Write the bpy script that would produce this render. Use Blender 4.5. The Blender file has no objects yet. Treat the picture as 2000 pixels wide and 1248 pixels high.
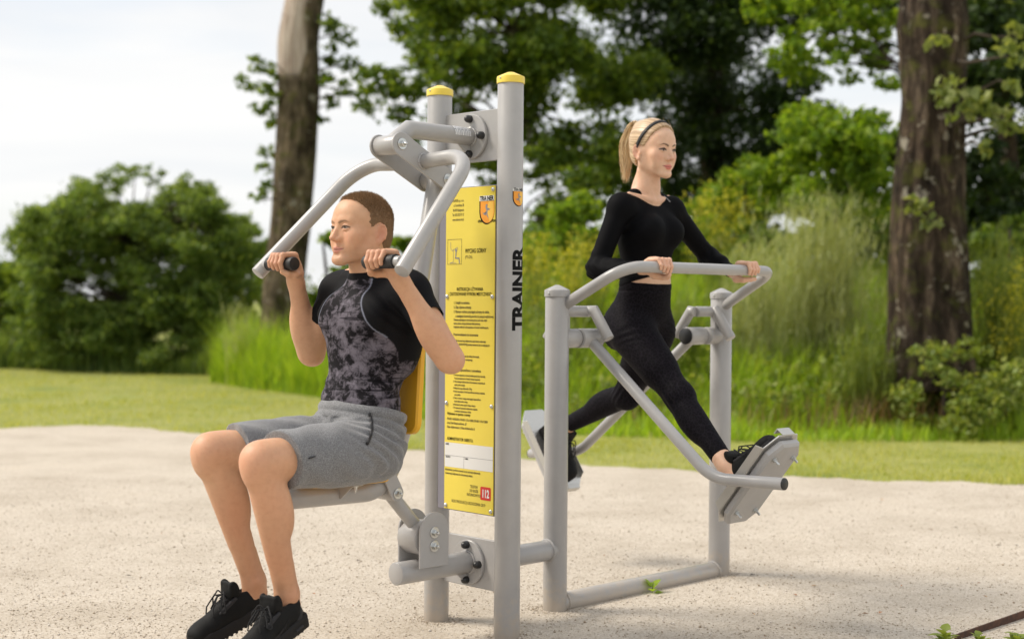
import bpy, bmesh, math, random
import numpy as np
from mathutils import Vector, Matrix
random.seed(7); RNG = np.random.default_rng(7)
rad = math.radians
scene = bpy.context.scene
COL = scene.collection

# ---------------------------------------------------------------- camera
CAM_H, PITCH, ROLL = 1.1462, -0.0119, 0.0076
F_PX, CX, CY = 2778.0, 1000.0, 624.0
_CF = np.array([0, math.cos(PITCH), math.sin(PITCH)]); _r = np.array([1.0, 0, 0]); _u = np.cross(_r, _CF)
CR = math.cos(ROLL)*_r + math.sin(ROLL)*_u
CU = -math.sin(ROLL)*_r + math.cos(ROLL)*_u
cam_d = bpy.data.cameras.new('camera'); cam = bpy.data.objects.new('camera', cam_d); COL.objects.link(cam)
cam_d.sensor_fit = 'HORIZONTAL'; cam_d.sensor_width = 36.0; cam_d.lens = F_PX*36.0/2000.0
cam_d.clip_start = 0.05; cam_d.clip_end = 3000
m = Matrix.Identity(4)
for i in range(3):
    m[i][0] = CR[i]; m[i][1] = CU[i]; m[i][2] = -_CF[i]
m[2][3] = CAM_H
cam.matrix_world = m
cam_d.dof.use_dof = True; cam_d.dof.focus_distance = 4.75; cam_d.dof.aperture_fstop = 2.1
scene.camera = cam

# ---------------------------------------------------------------- sky, sun, exposure
SUN_ELEV, SUN_AZ = 46.0, -84.0          # azimuth measured from +Y (view direction) towards +X
world = bpy.data.worlds.new('World'); scene.world = world; world.use_nodes = True
wn, wl = world.node_tree.nodes, world.node_tree.links
wn.clear()
out = wn.new('ShaderNodeOutputWorld')
sky = wn.new('ShaderNodeTexSky'); sky.sky_type = 'NISHITA'; sky.sun_disc = False
sky.sun_elevation = rad(SUN_ELEV); sky.sun_rotation = rad(SUN_AZ); sky.air_density = 1.0; sky.dust_density = 1.5
bg1 = wn.new('ShaderNodeBackground'); bg1.inputs[1].default_value = 0.07
wl.new(sky.outputs[0], bg1.inputs[0])
bg2 = wn.new('ShaderNodeBackground'); bg2.inputs[1].default_value = 1.0
tc = wn.new('ShaderNodeTexCoord'); mp = wn.new('ShaderNodeMapping'); mp.inputs['Scale'].default_value = (1.6, 1.6, 9.0)
mp.inputs['Rotation'].default_value = (0.0, rad(7), 0.0)
wl.new(tc.outputs['Generated'], mp.inputs[0])
nz = wn.new('ShaderNodeTexNoise'); nz.inputs['Scale'].default_value = 1.3; nz.inputs['Detail'].default_value = 6; nz.inputs['Roughness'].default_value = .55
nz.inputs['Distortion'].default_value = .6
wl.new(mp.outputs[0], nz.inputs['Vector'])
cr = wn.new('ShaderNodeValToRGB')
cr.color_ramp.elements[0].position = .32; cr.color_ramp.elements[0].color = (.340, .352, .368, 1)
cr.color_ramp.elements[1].position = .62; cr.color_ramp.elements[1].color = (.408, .405, .400, 1)
wl.new(nz.outputs[0], cr.inputs[0]); wl.new(cr.outputs[0], bg2.inputs[0])
nz2 = wn.new('ShaderNodeTexNoise'); nz2.inputs['Scale'].default_value = 2.2; nz2.inputs['Detail'].default_value = 5
wl.new(mp.outputs[0], nz2.inputs['Vector'])
cr2 = wn.new('ShaderNodeValToRGB')
cr2.color_ramp.elements[0].position = .30; cr2.color_ramp.elements[0].color = (.72,)*3+(1,)
cr2.color_ramp.elements[1].position = .52; cr2.color_ramp.elements[1].color = (.97,)*3+(1,)
wl.new(nz2.outputs[0], cr2.inputs[0])
mx = wn.new('ShaderNodeMixShader'); wl.new(cr2.outputs[0], mx.inputs[0]); wl.new(bg1.outputs[0], mx.inputs[1]); wl.new(bg2.outputs[0], mx.inputs[2])
wl.new(mx.outputs[0], out.inputs[0])
sun_d = bpy.data.lights.new('sun', 'SUN'); sun_d.energy = 1.5; sun_d.angle = rad(20); sun_d.color = (1.0, .92, .80)
sun = bpy.data.objects.new('sun', sun_d); COL.objects.link(sun)
_sd = Vector((math.cos(rad(SUN_ELEV))*math.sin(rad(SUN_AZ)), math.cos(rad(SUN_ELEV))*math.cos(rad(SUN_AZ)), math.sin(rad(SUN_ELEV))))
sun.rotation_euler = _sd.to_track_quat('Z', 'Y').to_euler(); sun.location = (-8, 4, 10)
scene.view_settings.view_transform = 'Standard'; scene.view_settings.look = 'None'
scene.view_settings.gamma = 1.0; scene.view_settings.exposure = 1.32
scene.render.engine = 'CYCLES'
scene.cycles.max_bounces = 8; scene.cycles.transmission_bounces = 6; scene.cycles.transparent_max_bounces = 8

# ---------------------------------------------------------------- frames and helpers
# machine frame: x = along the pylon (towards the front post), y = along the row (pull-down -> walker), z = up
P0 = np.array([-0.1374, 4.9806, 0.0]); TH = 0.7894
YV = np.array([math.sin(TH), math.cos(TH), 0]); XV = np.array([math.cos(TH), -math.sin(TH), 0])
def to_world(p): return P0 + p[0]*XV + p[1]*YV + np.array([0, 0, p[2]])
CAML = np.array([(-P0) @ XV, (-P0) @ YV, CAM_H])       # camera in the machine frame
def pix_ray(u, v): return _CF + CR*(u-CX)/F_PX - CU*(v-CY)/F_PX
def ground_at(u, v, z=0.0):
    d = pix_ray(u, v); t = (z-CAM_H)/d[2]; return np.array([0, 0, CAM_H]) + t*d
def at_depth(u, v, Y):
    d = pix_ray(u, v); return np.array([0, 0, CAM_H]) + d*(Y/d[1])

def tag(o, label=None, cat=None, group=None, kind=None):
    if label: o['label'] = label
    if cat: o['category'] = cat
    if group: o['group'] = group
    if kind: o['kind'] = kind
    return o
def thing(name, label, cat, base=(0, 0, 0), group=None, local=True):
    """An Empty at a thing's base; base in the machine frame (local) or the world."""
    o = bpy.data.objects.new(name, None); COL.objects.link(o); o.empty_display_size = .1
    if local:
        o.location = to_world(base); o.rotation_euler = (0, 0, -TH)
    else: o.location = base
    o['base'] = 0; del o['base']
    BASES[o.name] = np.array(base, float)
    return tag(o, label, cat, group)
BASES = {}
def root_of(o):
    while o.parent: o = o.parent
    return o
def make_mesh(name, V, F, mat, smooth=True, auto=None):
    me = bpy.data.meshes.new(name)
    V = np.asarray(V, np.float32)
    if isinstance(F, np.ndarray):
        n, k = F.shape
        me.vertices.add(len(V)); me.vertices.foreach_set('co', V.ravel())
        me.loops.add(n*k); me.loops.foreach_set('vertex_index', F.astype(np.int32).ravel())
        me.polygons.add(n); me.polygons.foreach_set('loop_start', np.arange(0, n*k, k, dtype=np.int32))
        me.polygons.foreach_set('loop_total', np.full(n, k, np.int32))
        me.update(calc_edges=True)
    else:
        me.from_pydata(V.tolist(), [], F); me.update()
    if smooth:
        me.polygons.foreach_set('use_smooth', np.ones(len(me.polygons), bool))
        if auto is not None:
            me.set_sharp_from_angle(angle=rad(auto))
    if mat is not None:
        for mm in (mat if isinstance(mat, (list, tuple)) else [mat]): me.materials.append(mm)
    return me
def link(name, me, parent=None):
    o = bpy.data.objects.new(name, me); COL.objects.link(o)
    if parent is not None: o.parent = parent
    return o

def nrm(v): v = np.asarray(v, float); return v/np.linalg.norm(v)
def frame_for(d):
    d = nrm(d); h = np.array([0, 0, 1.0]) if abs(d[2]) < .9 else np.array([1.0, 0, 0])
    s = nrm(np.cross(h, d)); return s, np.cross(d, s), d
def fillet(pts, r, n=8):
    pts = [np.array(p, float) for p in pts]; o = [pts[0]]
    rr = r if isinstance(r, (list, tuple)) else [r]*(len(pts)-2)
    for i in range(1, len(pts)-1):
        a, b, c = pts[i-1], pts[i], pts[i+1]
        d1, d2 = nrm(a-b), nrm(c-b); ang = math.acos(max(-1, min(1, d1 @ d2)))
        R = rr[i-1]
        if R <= 0: o.append(b); continue
        t = R/math.tan(ang/2); p1, p2 = b+d1*t, b+d2*t
        ctr = b + nrm(d1+d2)*(R/math.sin(ang/2)); e1 = nrm(p1-ctr); e2 = p2-ctr
        e2 = nrm(e2-e1*(e1 @ e2)); tot = math.pi-ang
        for k in range(n+1):
            q = tot*k/n; o.append(ctr+R*(e1*math.cos(q)+e2*math.sin(q)))
    o.append(pts[-1]); return o

class MB:
    """collects shapes; build() links them as ONE mesh object"""
    def __init__(s): s.V = []; s.F = []; s.n = 0
    def add(s, V, F):
        s.V.append(np.asarray(V, float)); s.F += [tuple(int(i)+s.n for i in f) for f in F]; s.n += len(V); return s
    def tube(s, pts, r, seg=20, cap=True, bev=.004, mitre=True, up=None):
        pts = [np.array(p, float) for p in pts]; n = len(pts)
        rs = list(r) if isinstance(r, (list, tuple, np.ndarray)) else [r]*n
        T = []
        for i in range(n):
            if i == 0: t = pts[1]-pts[0]
            elif i == n-1: t = pts[-1]-pts[-2]
            else: t = nrm(pts[i]-pts[i-1])+nrm(pts[i+1]-pts[i])
            T.append(nrm(t))
        a, b, _ = frame_for(T[0])
        if up is not None: b = nrm(np.array(up)-T[0]*(np.array(up) @ T[0])); a = np.cross(b, T[0])
        rings = []
        for i in range(n):
            if i:
                ax = np.cross(T[i-1], T[i]); sn = np.linalg.norm(ax)
                if sn > 1e-9:
                    R = np.array(Matrix.Rotation(math.asin(min(1, sn)), 3, Vector(ax/sn))); a, b = R @ a, R @ b
            k = 1.0
            rings.append((pts[i], a.copy(), b.copy(), rs[i], T[i]))
        if cap and bev > 0:
            p, A, B, q, t = rings[0]; p2, A2, B2, q2, t2 = rings[-1]
            rings = [(p, A, B, q-bev, t), (p+t*bev*.4, A, B, q-bev*.35, t), (p+t*bev, A, B, q, t)]+rings[1:-1]+[(p2-t2*bev, A2, B2, q2, t2), (p2-t2*bev*.4, A2, B2, q2-bev*.35, t2), (p2, A2, B2, q2-bev, t2)]
        V = []; F = []; cs = [(math.cos(2*math.pi*k/seg), math.sin(2*math.pi*k/seg)) for k in range(seg)]
        for i, (p, A, B, q, t) in enumerate(rings):
            sc = 1.0
            if mitre and 0 < i < len(rings)-1:
                d1 = rings[i][0]-rings[i-1][0]; d2 = rings[i+1][0]-rings[i][0]
                if np.linalg.norm(d1) > 1e-9 and np.linalg.norm(d2) > 1e-9:
                    c = max(-1, min(1, nrm(d1) @ nrm(d2))); half = math.acos(c)/2
                    if half > .05:
                        bn = nrm(nrm(d2)-nrm(d1)); sc = 1/math.cos(half)
                        for c_, s_ in cs:
                            o = A*c_*q+B*s_*q; o = o+bn*(o @ bn)*(sc-1); V.append(p+o)
                        continue
            for c_, s_ in cs: V.append(p+A*c_*q+B*s_*q)
        m_ = len(rings)
        for i in range(m_-1):
            for k in range(seg):
                k2 = (k+1) % seg; F.append((i*seg+k, i*seg+k2, (i+1)*seg+k2, (i+1)*seg+k))
        if cap:
            F.append(tuple(range(seg-1, -1, -1))); F.append(tuple((m_-1)*seg+k for k in range(seg)))
        return s.add(V, F)
    def lathe(s, o, d, prof, seg=20, phase=0.0):
        """prof: list of (radius, height along d)"""
        a, b, d = frame_for(d); o = np.array(o, float); V = []; F = []
        for r, h in prof:
            for k in range(seg):
                q = 2*math.pi*k/seg+phase; V.append(o+d*h+a*r*math.cos(q)+b*r*math.sin(q))
        m_ = len(prof)
        for i in range(m_-1):
            for k in range(seg):
                k2 = (k+1) % seg; F.append((i*seg+k, i*seg+k2, (i+1)*seg+k2, (i+1)*seg+k))
        F.append(tuple(range(seg-1, -1, -1))); F.append(tuple((m_-1)*seg+k for k in range(seg)))
        return s.add(V, F)
    def plate(s, outline, o, u, v, th, ch=.0015):
        """extrude a 2d outline (counter-clockwise in u,v) along u x v by th with chamfered rims"""
        o, u, v = (np.array(q, float) for q in (o, u, v)); n = np.cross(u, v); P = np.array(outline, float)
        k = len(P); prev = np.roll(P, 1, 0); nxt = np.roll(P, -1, 0)
        e1 = P-prev; e2 = nxt-P; e1 /= np.linalg.norm(e1, axis=1)[:, None]+1e-12; e2 /= np.linalg.norm(e2, axis=1)[:, None]+1e-12
        n1 = np.stack([-e1[:, 1], e1[:, 0]], 1); n2 = np.stack([-e2[:, 1], e2[:, 0]], 1)
        b = n1+n2; b /= (np.sum(b*n1, 1)[:, None]+1e-9)
        Q = P+b*ch; V = []
        for pts, h in ((Q, 0), (P, ch), (P, th-ch), (Q, th)):
            for a_ in pts: V.append(o+u*a_[0]+v*a_[1]+n*h)
        F = [tuple(range(k-1, -1, -1)), tuple(3*k+i for i in range(k))]
        for L in range(3):
            for i in range(k):
                j = (i+1) % k; F.append((L*k+i, L*k+j, (L+1)*k+j, (L+1)*k+i))
        return s.add(V, F)
    def box(s, lo, hi, ch=.002):
        x0, y0, z0 = lo; x1, y1, z1 = hi
        return s.plate([(x0, y0), (x1, y0), (x1, y1), (x0, y1)], (0, 0, z0), (1, 0, 0), (0, 1, 0), z1-z0, ch)
    def build(s, name, mat, parent=None, smooth=True, auto=35, label=None):
        V = np.concatenate(s.V)
        if parent is not None: V = V-BASES.get(root_of(parent).name, np.zeros(3))
        o = link(name, make_mesh(name, V, s.F, mat, smooth, auto), parent)
        if label: o['label'] = label
        return o
def circ(r, n=24, c=(0, 0), a0=0, a1=None):
    if a1 is None: return [(c[0]+r*math.cos(2*math.pi*k/n), c[1]+r*math.sin(2*math.pi*k/n)) for k in range(n)]
    return [(c[0]+r*math.cos(a0+(a1-a0)*k/n), c[1]+r*math.sin(a0+(a1-a0)*k/n)) for k in range(n+1)]
def rrect(w, h, r, n=4):
    o = []
    for cx, cy, a in ((w-r, h-r, 0), (-w+r, h-r, 90), (-w+r, -h+r, 180), (w-r, -h+r, 270)):
        for k in range(n+1): q = rad(a+90*k/n); o.append((cx+r*math.cos(q), cy+r*math.sin(q)))
    return o

# ---------------------------------------------------------------- materials
def mat(name, color=(.5, .5, .5), rough=.5, metal=0.0, spec=.5):
    M = bpy.data.materials.new(name); M.use_nodes = True
    b = M.node_tree.nodes['Principled BSDF']
    b.inputs['Base Color'].default_value = (*color, 1); b.inputs['Roughness'].default_value = rough
    b.inputs['Metallic'].default_value = metal; b.inputs['Specular IOR Level'].default_value = spec
    return M
def N(M, t, **kw):
    n = M.node_tree.nodes.new(t)
    for k, v in kw.items():
        if k in n.inputs.keys(): n.inputs[k].default_value = v
        else: setattr(n, k, v)
    return n
def L(M, a, b): M.node_tree.links.new(a, b)
def BS(M): return M.node_tree.nodes['Principled BSDF']
def ramp(M, fac, stops):
    r = N(M, 'ShaderNodeValToRGB'); e = r.color_ramp.elements
    while len(e) < len(stops): e.new(.5)
    for q, (p, c) in zip(e, stops): q.position = p; q.color = (*c, 1) if len(c) == 3 else c
    L(M, fac, r.inputs[0]); return r.outputs[0]
def noise(M, scale, detail=4, rough=.5, coord='Object', dist=0, vec=None):
    n = N(M, 'ShaderNodeTexNoise'); n.inputs['Scale'].default_value = scale; n.inputs['Detail'].default_value = detail
    n.inputs['Roughness'].default_value = rough; n.inputs['Distortion'].default_value = dist
    if vec is None: vec = N(M, 'ShaderNodeTexCoord').outputs[coord]
    L(M, vec, n.inputs['Vector']); return n.outputs['Fac']
def bump(M, h, strength=.3, dist=.01):
    b = N(M, 'ShaderNodeBump'); b.inputs['Strength'].default_value = strength; b.inputs['Distance'].default_value = dist
    L(M, h, b.inputs['Height']); L(M, b.outputs[0], BS(M).inputs['Normal']); return b
def mapping(M, scale=(1, 1, 1), rot=(0, 0, 0), coord='Object'):
    t = N(M, 'ShaderNodeTexCoord'); m_ = N(M, 'ShaderNodeMapping'); m_.inputs['Scale'].default_value = scale; m_.inputs['Rotation'].default_value = rot
    L(M, t.outputs[coord], m_.inputs[0]); return m_.outputs[0]
def mixc(M, fac, a, b):
    x = N(M, 'ShaderNodeMix', data_type='RGBA')
    for s, q in ((0, fac), (6, a), (7, b)):
        if hasattr(q, 'is_output'): L(M, q, x.inputs[s])
        else: x.inputs[s].default_value = q if s == 0 else (*q, 1)
    return x.outputs[2]

def paint(name, c, rough=.38, var=.06):
    M = mat(name, c, rough)
    f = noise(M, 9, 5, .6)
    L(M, ramp(M, f, [(.3, tuple(x*(1-var) for x in c)), (.7, tuple(min(1, x*(1+var)) for x in c))]), BS(M).inputs['Base Color'])
    g = noise(M, 160, 3)
    bump(M, g, .035, .002)
    r_ = N(M, 'ShaderNodeMapRange'); r_.inputs['To Min'].default_value = rough-.08; r_.inputs['To Max'].default_value = rough+.14
    L(M, noise(M, 22, 6, .65), r_.inputs[0]); L(M, r_.outputs[0], BS(M).inputs['Roughness'])
    BS(M).inputs['Coat Weight'].default_value = .25; BS(M).inputs['Coat Roughness'].default_value = .22
    return M
M_grey = paint('grey_powder_coat', (.37, .36, .355), .32)
def add_dust(M):      # gravel dust caught on the feet of the posts, plus fine scuffs
    src = BS(M).inputs['Base Color'].links[0].from_socket
    sx = N(M, 'ShaderNodeSeparateXYZ'); L(M, N(M, 'ShaderNodeTexCoord').outputs['Object'], sx.inputs[0])
    mr = N(M, 'ShaderNodeMapRange'); mr.inputs['From Min'].default_value = 0.0; mr.inputs['From Max'].default_value = .16; mr.inputs['To Min'].default_value = .42; mr.inputs['To Max'].default_value = 0.0
    L(M, sx.outputs[2], mr.inputs[0]); ad = N(M, 'ShaderNodeMath', operation='ADD'); L(M, mr.outputs[0], ad.inputs[0]); L(M, noise(M, 26, 7, .7), ad.inputs[1])
    f = ramp(M, ad.outputs[0], [(.62, (0, 0, 0)), (.86, (.65, .65, .65))]); c = mixc(M, f, src, (.46, .39, .31))
    sc = ramp(M, noise(M, 1.0, 8, .8, vec=mapping(M, (60, 60, 9))), [(.69, (0, 0, 0)), (.73, (.5, .5, .5))]); L(M, mixc(M, sc, c, (.22, .215, .21)), BS(M).inputs['Base Color'])
add_dust(M_grey)
M_yel = paint('yellow_plastic_pad', (.80, .42, .012), .42, .03)
M_capy = paint('yellow_cap_plastic', (.80, .60, .07), .45, .03)
M_sign = paint('yellow_sign_face', (.80, .64, .075), .40, .03)
M_black = mat('black_rubber', (.012, .012, .013), .55)
M_capb = mat('black_plastic_cap', (.015, .015, .016), .38)
M_steel = mat('zinc_steel', (.62, .63, .62), .28, 1.0)
M_alu = mat('worn_aluminium', (.55, .54, .51), .42, .9)
M_edge = mat('sign_backing_plastic', (.22, .21, .25), .45)
M_ink = mat('black_print', (.008, .008, .008), .6, spec=.1)
M_inkd = mat('olive_fine_print', (.09, .07, .02), .5)
M_white = mat('white_print', (.74, .74, .73), .45)
M_orange = mat('orange_print', (.85, .33, .03), .45)
M_orange2 = mat('light_orange_print', (.88, .52, .08), .45)
M_red = mat('red_print', (.62, .03, .02), .45)
M_greyp = mat('grey_print', (.25, .25, .27), .5)
# ================================================================ ground
def interp_line(x, xs, ys): return np.interp(x, xs, ys)
BLX = np.array([-40, -14, -6.15, -4.2, -2.3, -.9, .3, 2.0, 4.6, 9, 40.]); BLY = np.array([34, 27, 23.2, 20.3, 17.2, 14.4, 12.9, 12.3, 12.6, 13.4, 20.])
def gz(x, y):
    """height of the ground: flat lawn, rising to a bank on the right"""
    x = np.asarray(x, float); y = np.asarray(y, float); d = y-np.interp(x, BLX, BLY)
    t = np.clip(d/4.0, 0, 1); h = np.clip((x+2.5)/3.5, 0, 1); h = h*h*(3-2*h)
    return t*t*(3-2*t)*1.05*h+.02*np.sin(x*1.3)*np.sin(y*.9)*np.clip((y-14)/4, 0, 1)
def grid_ground():
    xs = np.concatenate([np.array([-900, -300, -120, -60, -30]), np.arange(-20, 20.01, .4), np.array([30, 60, 120, 300, 900])])
    ys = np.concatenate([np.array([-900, -200, -60, -20, -6]), np.arange(0, 34.01, .4), np.array([40, 60, 120, 300, 900, 1800])])
    X, Y = np.meshgrid(xs, ys, indexing='ij'); V = np.stack([X, Y, gz(X, Y)], -1).reshape(-1, 3); nx, ny = X.shape
    i, j = np.meshgrid(np.arange(nx-1), np.arange(ny-1), indexing='ij'); a = (i*ny+j).ravel()
    return V, np.stack([a, a+ny, a+ny+1, a+1], 1)
M_lawn = mat('mown_grass_soil', (.12, .15, .03), .9)
_n1 = noise(M_lawn, .8, 5, .6); _n2 = noise(M_lawn, 5, 6, .75)
_c = ramp(M_lawn, _n1, [(.30, (.200, .255, .045)), (.42, (.285, .310, .062)), (.56, (.350, .350, .090)), (.68, (.270, .310, .060)), (.78, (.30, .27, .19))])
_m = N(M_lawn, 'ShaderNodeMix', data_type='RGBA', blend_type='MULTIPLY'); _m.inputs[0].default_value = .8; L(M_lawn, _c, _m.inputs[6]); L(M_lawn, ramp(M_lawn, _n2, [(.3, (.70, .72, .62)), (.7, (1.1, 1.1, 1.1))]), _m.inputs[7])
L(M_lawn, _m.outputs[2], BS(M_lawn).inputs['Base Color']); bump(M_lawn, noise(M_lawn, 30, 4, .7), .8, .03)
V, F = grid_ground()
tag(link('ground', make_mesh('ground', V, F, M_lawn)), 'green lawn and low bank behind the gravel', kind='structure')

PEX = np.array([-14, -7, -4.53, -3.8, -2.39, -.7, .5, 1.81, 3.31, 6, 14.]); PEY = np.array([9, 11.6, 12.55, 13.0, 12.05, 10.9, 10.1, 9.45, 9.15, 9.0, 9.0])
def pad_edge(x): return np.interp(x, PEX, PEY)+.05*np.sin(x*7.1)+.035*np.sin(x*17.3+1)+.02*np.sin(x*41)
M_grav = mat('beige_fine_gravel', (.5, .44, .36), .92, spec=.25)
_v1 = N(M_grav, 'ShaderNodeTexVoronoi'); _v1.inputs['Scale'].default_value = 150; _tc = N(M_grav, 'ShaderNodeTexCoord').outputs['Object']; L(M_grav, _tc, _v1.inputs['Vector'])
_v2 = N(M_grav, 'ShaderNodeTexVoronoi'); _v2.inputs['Scale'].default_value = 320; L(M_grav, _tc, _v2.inputs['Vector'])
_sc = N(M_grav, 'ShaderNodeSeparateColor'); L(M_grav, _v1.outputs['Color'], _sc.inputs[0])
_cc = ramp(M_grav, _sc.outputs[0], [(.0, (.43, .365, .285)), (.3, (.53, .465, .385)), (.75, (.575, .51, .43)), (1.0, (.63, .57, .495))])
_big = ramp(M_grav, noise(M_grav, 1.6, 7, .65), [(.30, (.80, .78, .75)), (.55, (1, 1, 1)), (.75, (1.03, 1.02, 1.0))])
_m = N(M_grav, 'ShaderNodeMix', data_type='RGBA', blend_type='MULTIPLY'); _m.inputs[0].default_value = .9; L(M_grav, _cc, _m.inputs[6]); L(M_grav, _big, _m.inputs[7])
_dk = ramp(M_grav, noise(M_grav, 42, 6, .72), [(.24, (.80, .75, .68)), (.36, (1, 1, 1))])
_m2 = N(M_grav, 'ShaderNodeMix', data_type='RGBA', blend_type='MULTIPLY'); _m2.inputs[0].default_value = .8; L(M_grav, _m.outputs[2], _m2.inputs[6]); L(M_grav, _dk, _m2.inputs[7])
L(M_grav, _m2.outputs[2], BS(M_grav).inputs['Base Color'])
_ad = N(M_grav, 'ShaderNodeMath', operation='ADD'); L(M_grav, _v1.outputs['Distance'], _ad.inputs[0]); L(M_grav, _v2.outputs['Distance'], _ad.inputs[1]); _ad2 = N(M_grav, 'ShaderNodeMath', operation='MULTIPLY_ADD'); L(M_grav, noise(M_grav, 9, 5, .6), _ad2.inputs[0]); _ad2.inputs[1].default_value = 1.6; L(M_grav, _ad.outputs[0], _ad2.inputs[2]); bump(M_grav, _ad2.outputs[0], .45, .004)
px = np.concatenate([np.arange(-14, 14.01, .07)]); ny = 30
def pad_z(x, y): return .006+.004*np.sin(x*2.1+y)*np.sin(y*1.7)+.006*np.exp(-((x-.9)**2+(y-6.1)**2)*2)
Vp = []; Fp = []
for i, x in enumerate(px):
    ye = pad_edge(x)
    for j in range(ny+1):
        y = -5+(ye+5)*(j/ny)**.75; Vp.append((x, y, pad_z(x, y) if j < ny else .001))
Vp = np.array(Vp); a = (np.arange(len(px)-1)[:, None]*(ny+1)+np.arange(ny)[None]).ravel()
tag(link('gravel_pad', make_mesh('gravel_pad', Vp, np.stack([a, a+ny+1, a+ny+2, a+1], 1), M_grav)), 'pale beige gravel pad under the machines', kind='structure')
# loose grains near the camera
ng = 80000; rg = np.random.default_rng(3)
yy = 4.1+(rg.uniform(0, 1, ng)**1.7)*5.0; xx = rg.uniform(-.40, .40, ng)*yy
for bx, by in ([to_world((sx*.1806, 0, 0))[:2] for sx in (1, -1)]+[to_world((0, y_, 0))[:2] for y_ in (.4294, 1.4351)]):
    i0 = rg.integers(0, ng-700); a_ = rg.uniform(0, 6.28, 600); r_ = .047+np.abs(rg.normal(0, .035, 600)); xx[i0:i0+600] = bx+np.cos(a_)*r_; yy[i0:i0+600] = by+np.sin(a_)*r_
ok = yy < pad_edge(xx)-.05; xx, yy = xx[ok], yy[ok]; ng = len(xx)
sz = rg.gamma(1.8, .0008, ng)+.0010; sz = np.clip(sz, .0010, .0075)
oct_ = np.array([(1, 0, 0), (-.5, .87, 0), (-.5, -.87, 0), (0, 0, .75), (0, 0, -.5)])
an = rg.uniform(0, 6.28, ng); ca, sa = np.cos(an), np.sin(an); jit = rg.uniform(.65, 1.35, (ng, 5, 3))
Q = oct_[None]*jit*sz[:, None, None]; Vg = np.stack([Q[:, :, 0]*ca[:, None]-Q[:, :, 1]*sa[:, None]+xx[:, None], Q[:, :, 0]*sa[:, None]+Q[:, :, 1]*ca[:, None]+yy[:, None], Q[:, :, 2]+(pad_z(xx, yy)+sz*.25)[:, None]], -1).reshape(-1, 3)
tr = np.array([(0, 1, 3), (1, 2, 3), (2, 0, 3), (1, 0, 4), (2, 1, 4), (0, 2, 4)]); Fg = (np.arange(ng)[:, None, None]*5+tr[None]).reshape(-1, 3)
M_peb = mat('gravel_grains', (.5, .42, .33), .85)
_gi = N(M_peb, 'ShaderNodeNewGeometry'); L(M_peb, ramp(M_peb, _gi.outputs['Random Per Island'], [(0, (.28, .21, .14)), (.2, (.44, .37, .285)), (.6, (.56, .49, .405)), (1, (.67, .61, .54))]), BS(M_peb).inputs['Base Color'])
tag(link('gravel_grains', make_mesh('gravel_grains', Vg, Fg, M_peb, False)), 'loose beige gravel grains lying on the pad', kind='stuff')
# ================================================================ pull-down machine
HS, PR = .1806, .0445
SLOT = {}
def bolt(mb_list, o, d, r=.0125, wr=.019):
    """washer, nut and domed end as one silver bolt"""
    m_ = MB(); o = np.array(o, float); d = nrm(d)
    m_.lathe(o, d, [(wr, 0), (wr, .002), (wr-.001, .003)], 20)
    m_.lathe(o+d*.003, d, [(r, 0), (r, .009), (r*.85, .011)], 6)
    m_.lathe(o+d*.014, d, [(r*.55, 0), (r*.55, .004), (r*.45, .0075), (r*.2, .0095)], 12)
    return m_
def cap_bolt(o, d):
    return MB().lathe(o, d, [(.0135, 0), (.0135, .011), (.0125, .016), (.0095, .021), (.005, .024), (.001, .025)], 14)
pull = thing('pull_down_machine', 'grey pull-down exercise machine with two tall yellow-capped posts, yellow seat and instruction board', 'fitness machine', (0, 0, 0))
for sx, H in ((1, 1.93), (-1, 1.922)):
    ht = H-.016
    post = MB().tube([(sx*HS, 0, -.25), (sx*HS, 0, ht)], PR, 40, bev=.001).build('post', M_grey, pull)
    c = MB().lathe((sx*HS, 0, ht-.022), (0, 0, 1), [(PR+.001, -.002), (PR+.0035, -.002), (PR+.0035, .018), (PR+.0020, .0215), (PR*.55, .031), (.012, .0365), (.003, .038)], 40)
    cap = c.build('post_cap', M_capy, post)
    dcam = nrm((CAML-np.array([sx*HS, 0, 0]))*np.array([1, 1, 0])); ang = math.atan2(dcam[1], dcam[0])-rad(48)
    q = np.array([math.cos(ang), math.sin(ang), 0])
    MB().lathe(np.array([sx*HS, 0, ht-.008])+q*(PR+.003), q, [(.004, 0), (.004, .0012), (.0022, .0028)], 10).build('rivet', M_steel, cap)
for z0, z1, nm in ((1.634, 1.811, 'upper'), (.151, .325, 'lower')):
    pl = MB().box((-HS+.02, -.006, z0), (HS-.02, .006, z1), .002).build('mounting_plate', M_grey, pull)
    zc = (z0+z1)/2
    fl = MB().lathe((0, -.0065, zc), (0, -1, 0), [(.076, 0), (.078, .002), (.078, .0105), (.076, .0125)], 44).build('flange', M_grey, pull)
    for k in range(6):
        a = rad(60*k) if False else rad(90*k) if k < 4 else None
        if a is None: continue
        cap_bolt((.061*math.cos(a), -.019, zc+.061*math.sin(a)), (0, -1, 0)).build('bolt_cap', M_capb, fl)
    g = MB().plate([(0, 0), (.06, 0), (0, .05)], (-.003, -.019, zc-.028), (0, -1, 0), (0, 0, -1), .006, .001)
    g.build('gusset', M_grey, fl)
    for sgn in (-1, 1):
        MB().plate([(0, 0), (.035, 0), (0, .045)] if sgn < 0 else [(0, 0), (0, .045), (.035, 0)][::-1][::-1], (sgn*.028, -.019, zc-.008), (sgn, 0, 0) if sgn > 0 else (-1, 0, 0), (0, -1, 0), .005, .001) if False else None
# upper beam with elbow
MB().tube(fillet([(0, -.018, 1.722), (0, -.300, 1.722), (0, -.372, 1.668)], [0]), .0302, 28, bev=.002).build('upper_beam', M_grey, pull)
MB().tube([(-.052, -.381, 1.663), (.052, -.381, 1.663)], .033, 28, bev=.001).build('pivot_sleeve', M_grey, pull)
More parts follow.
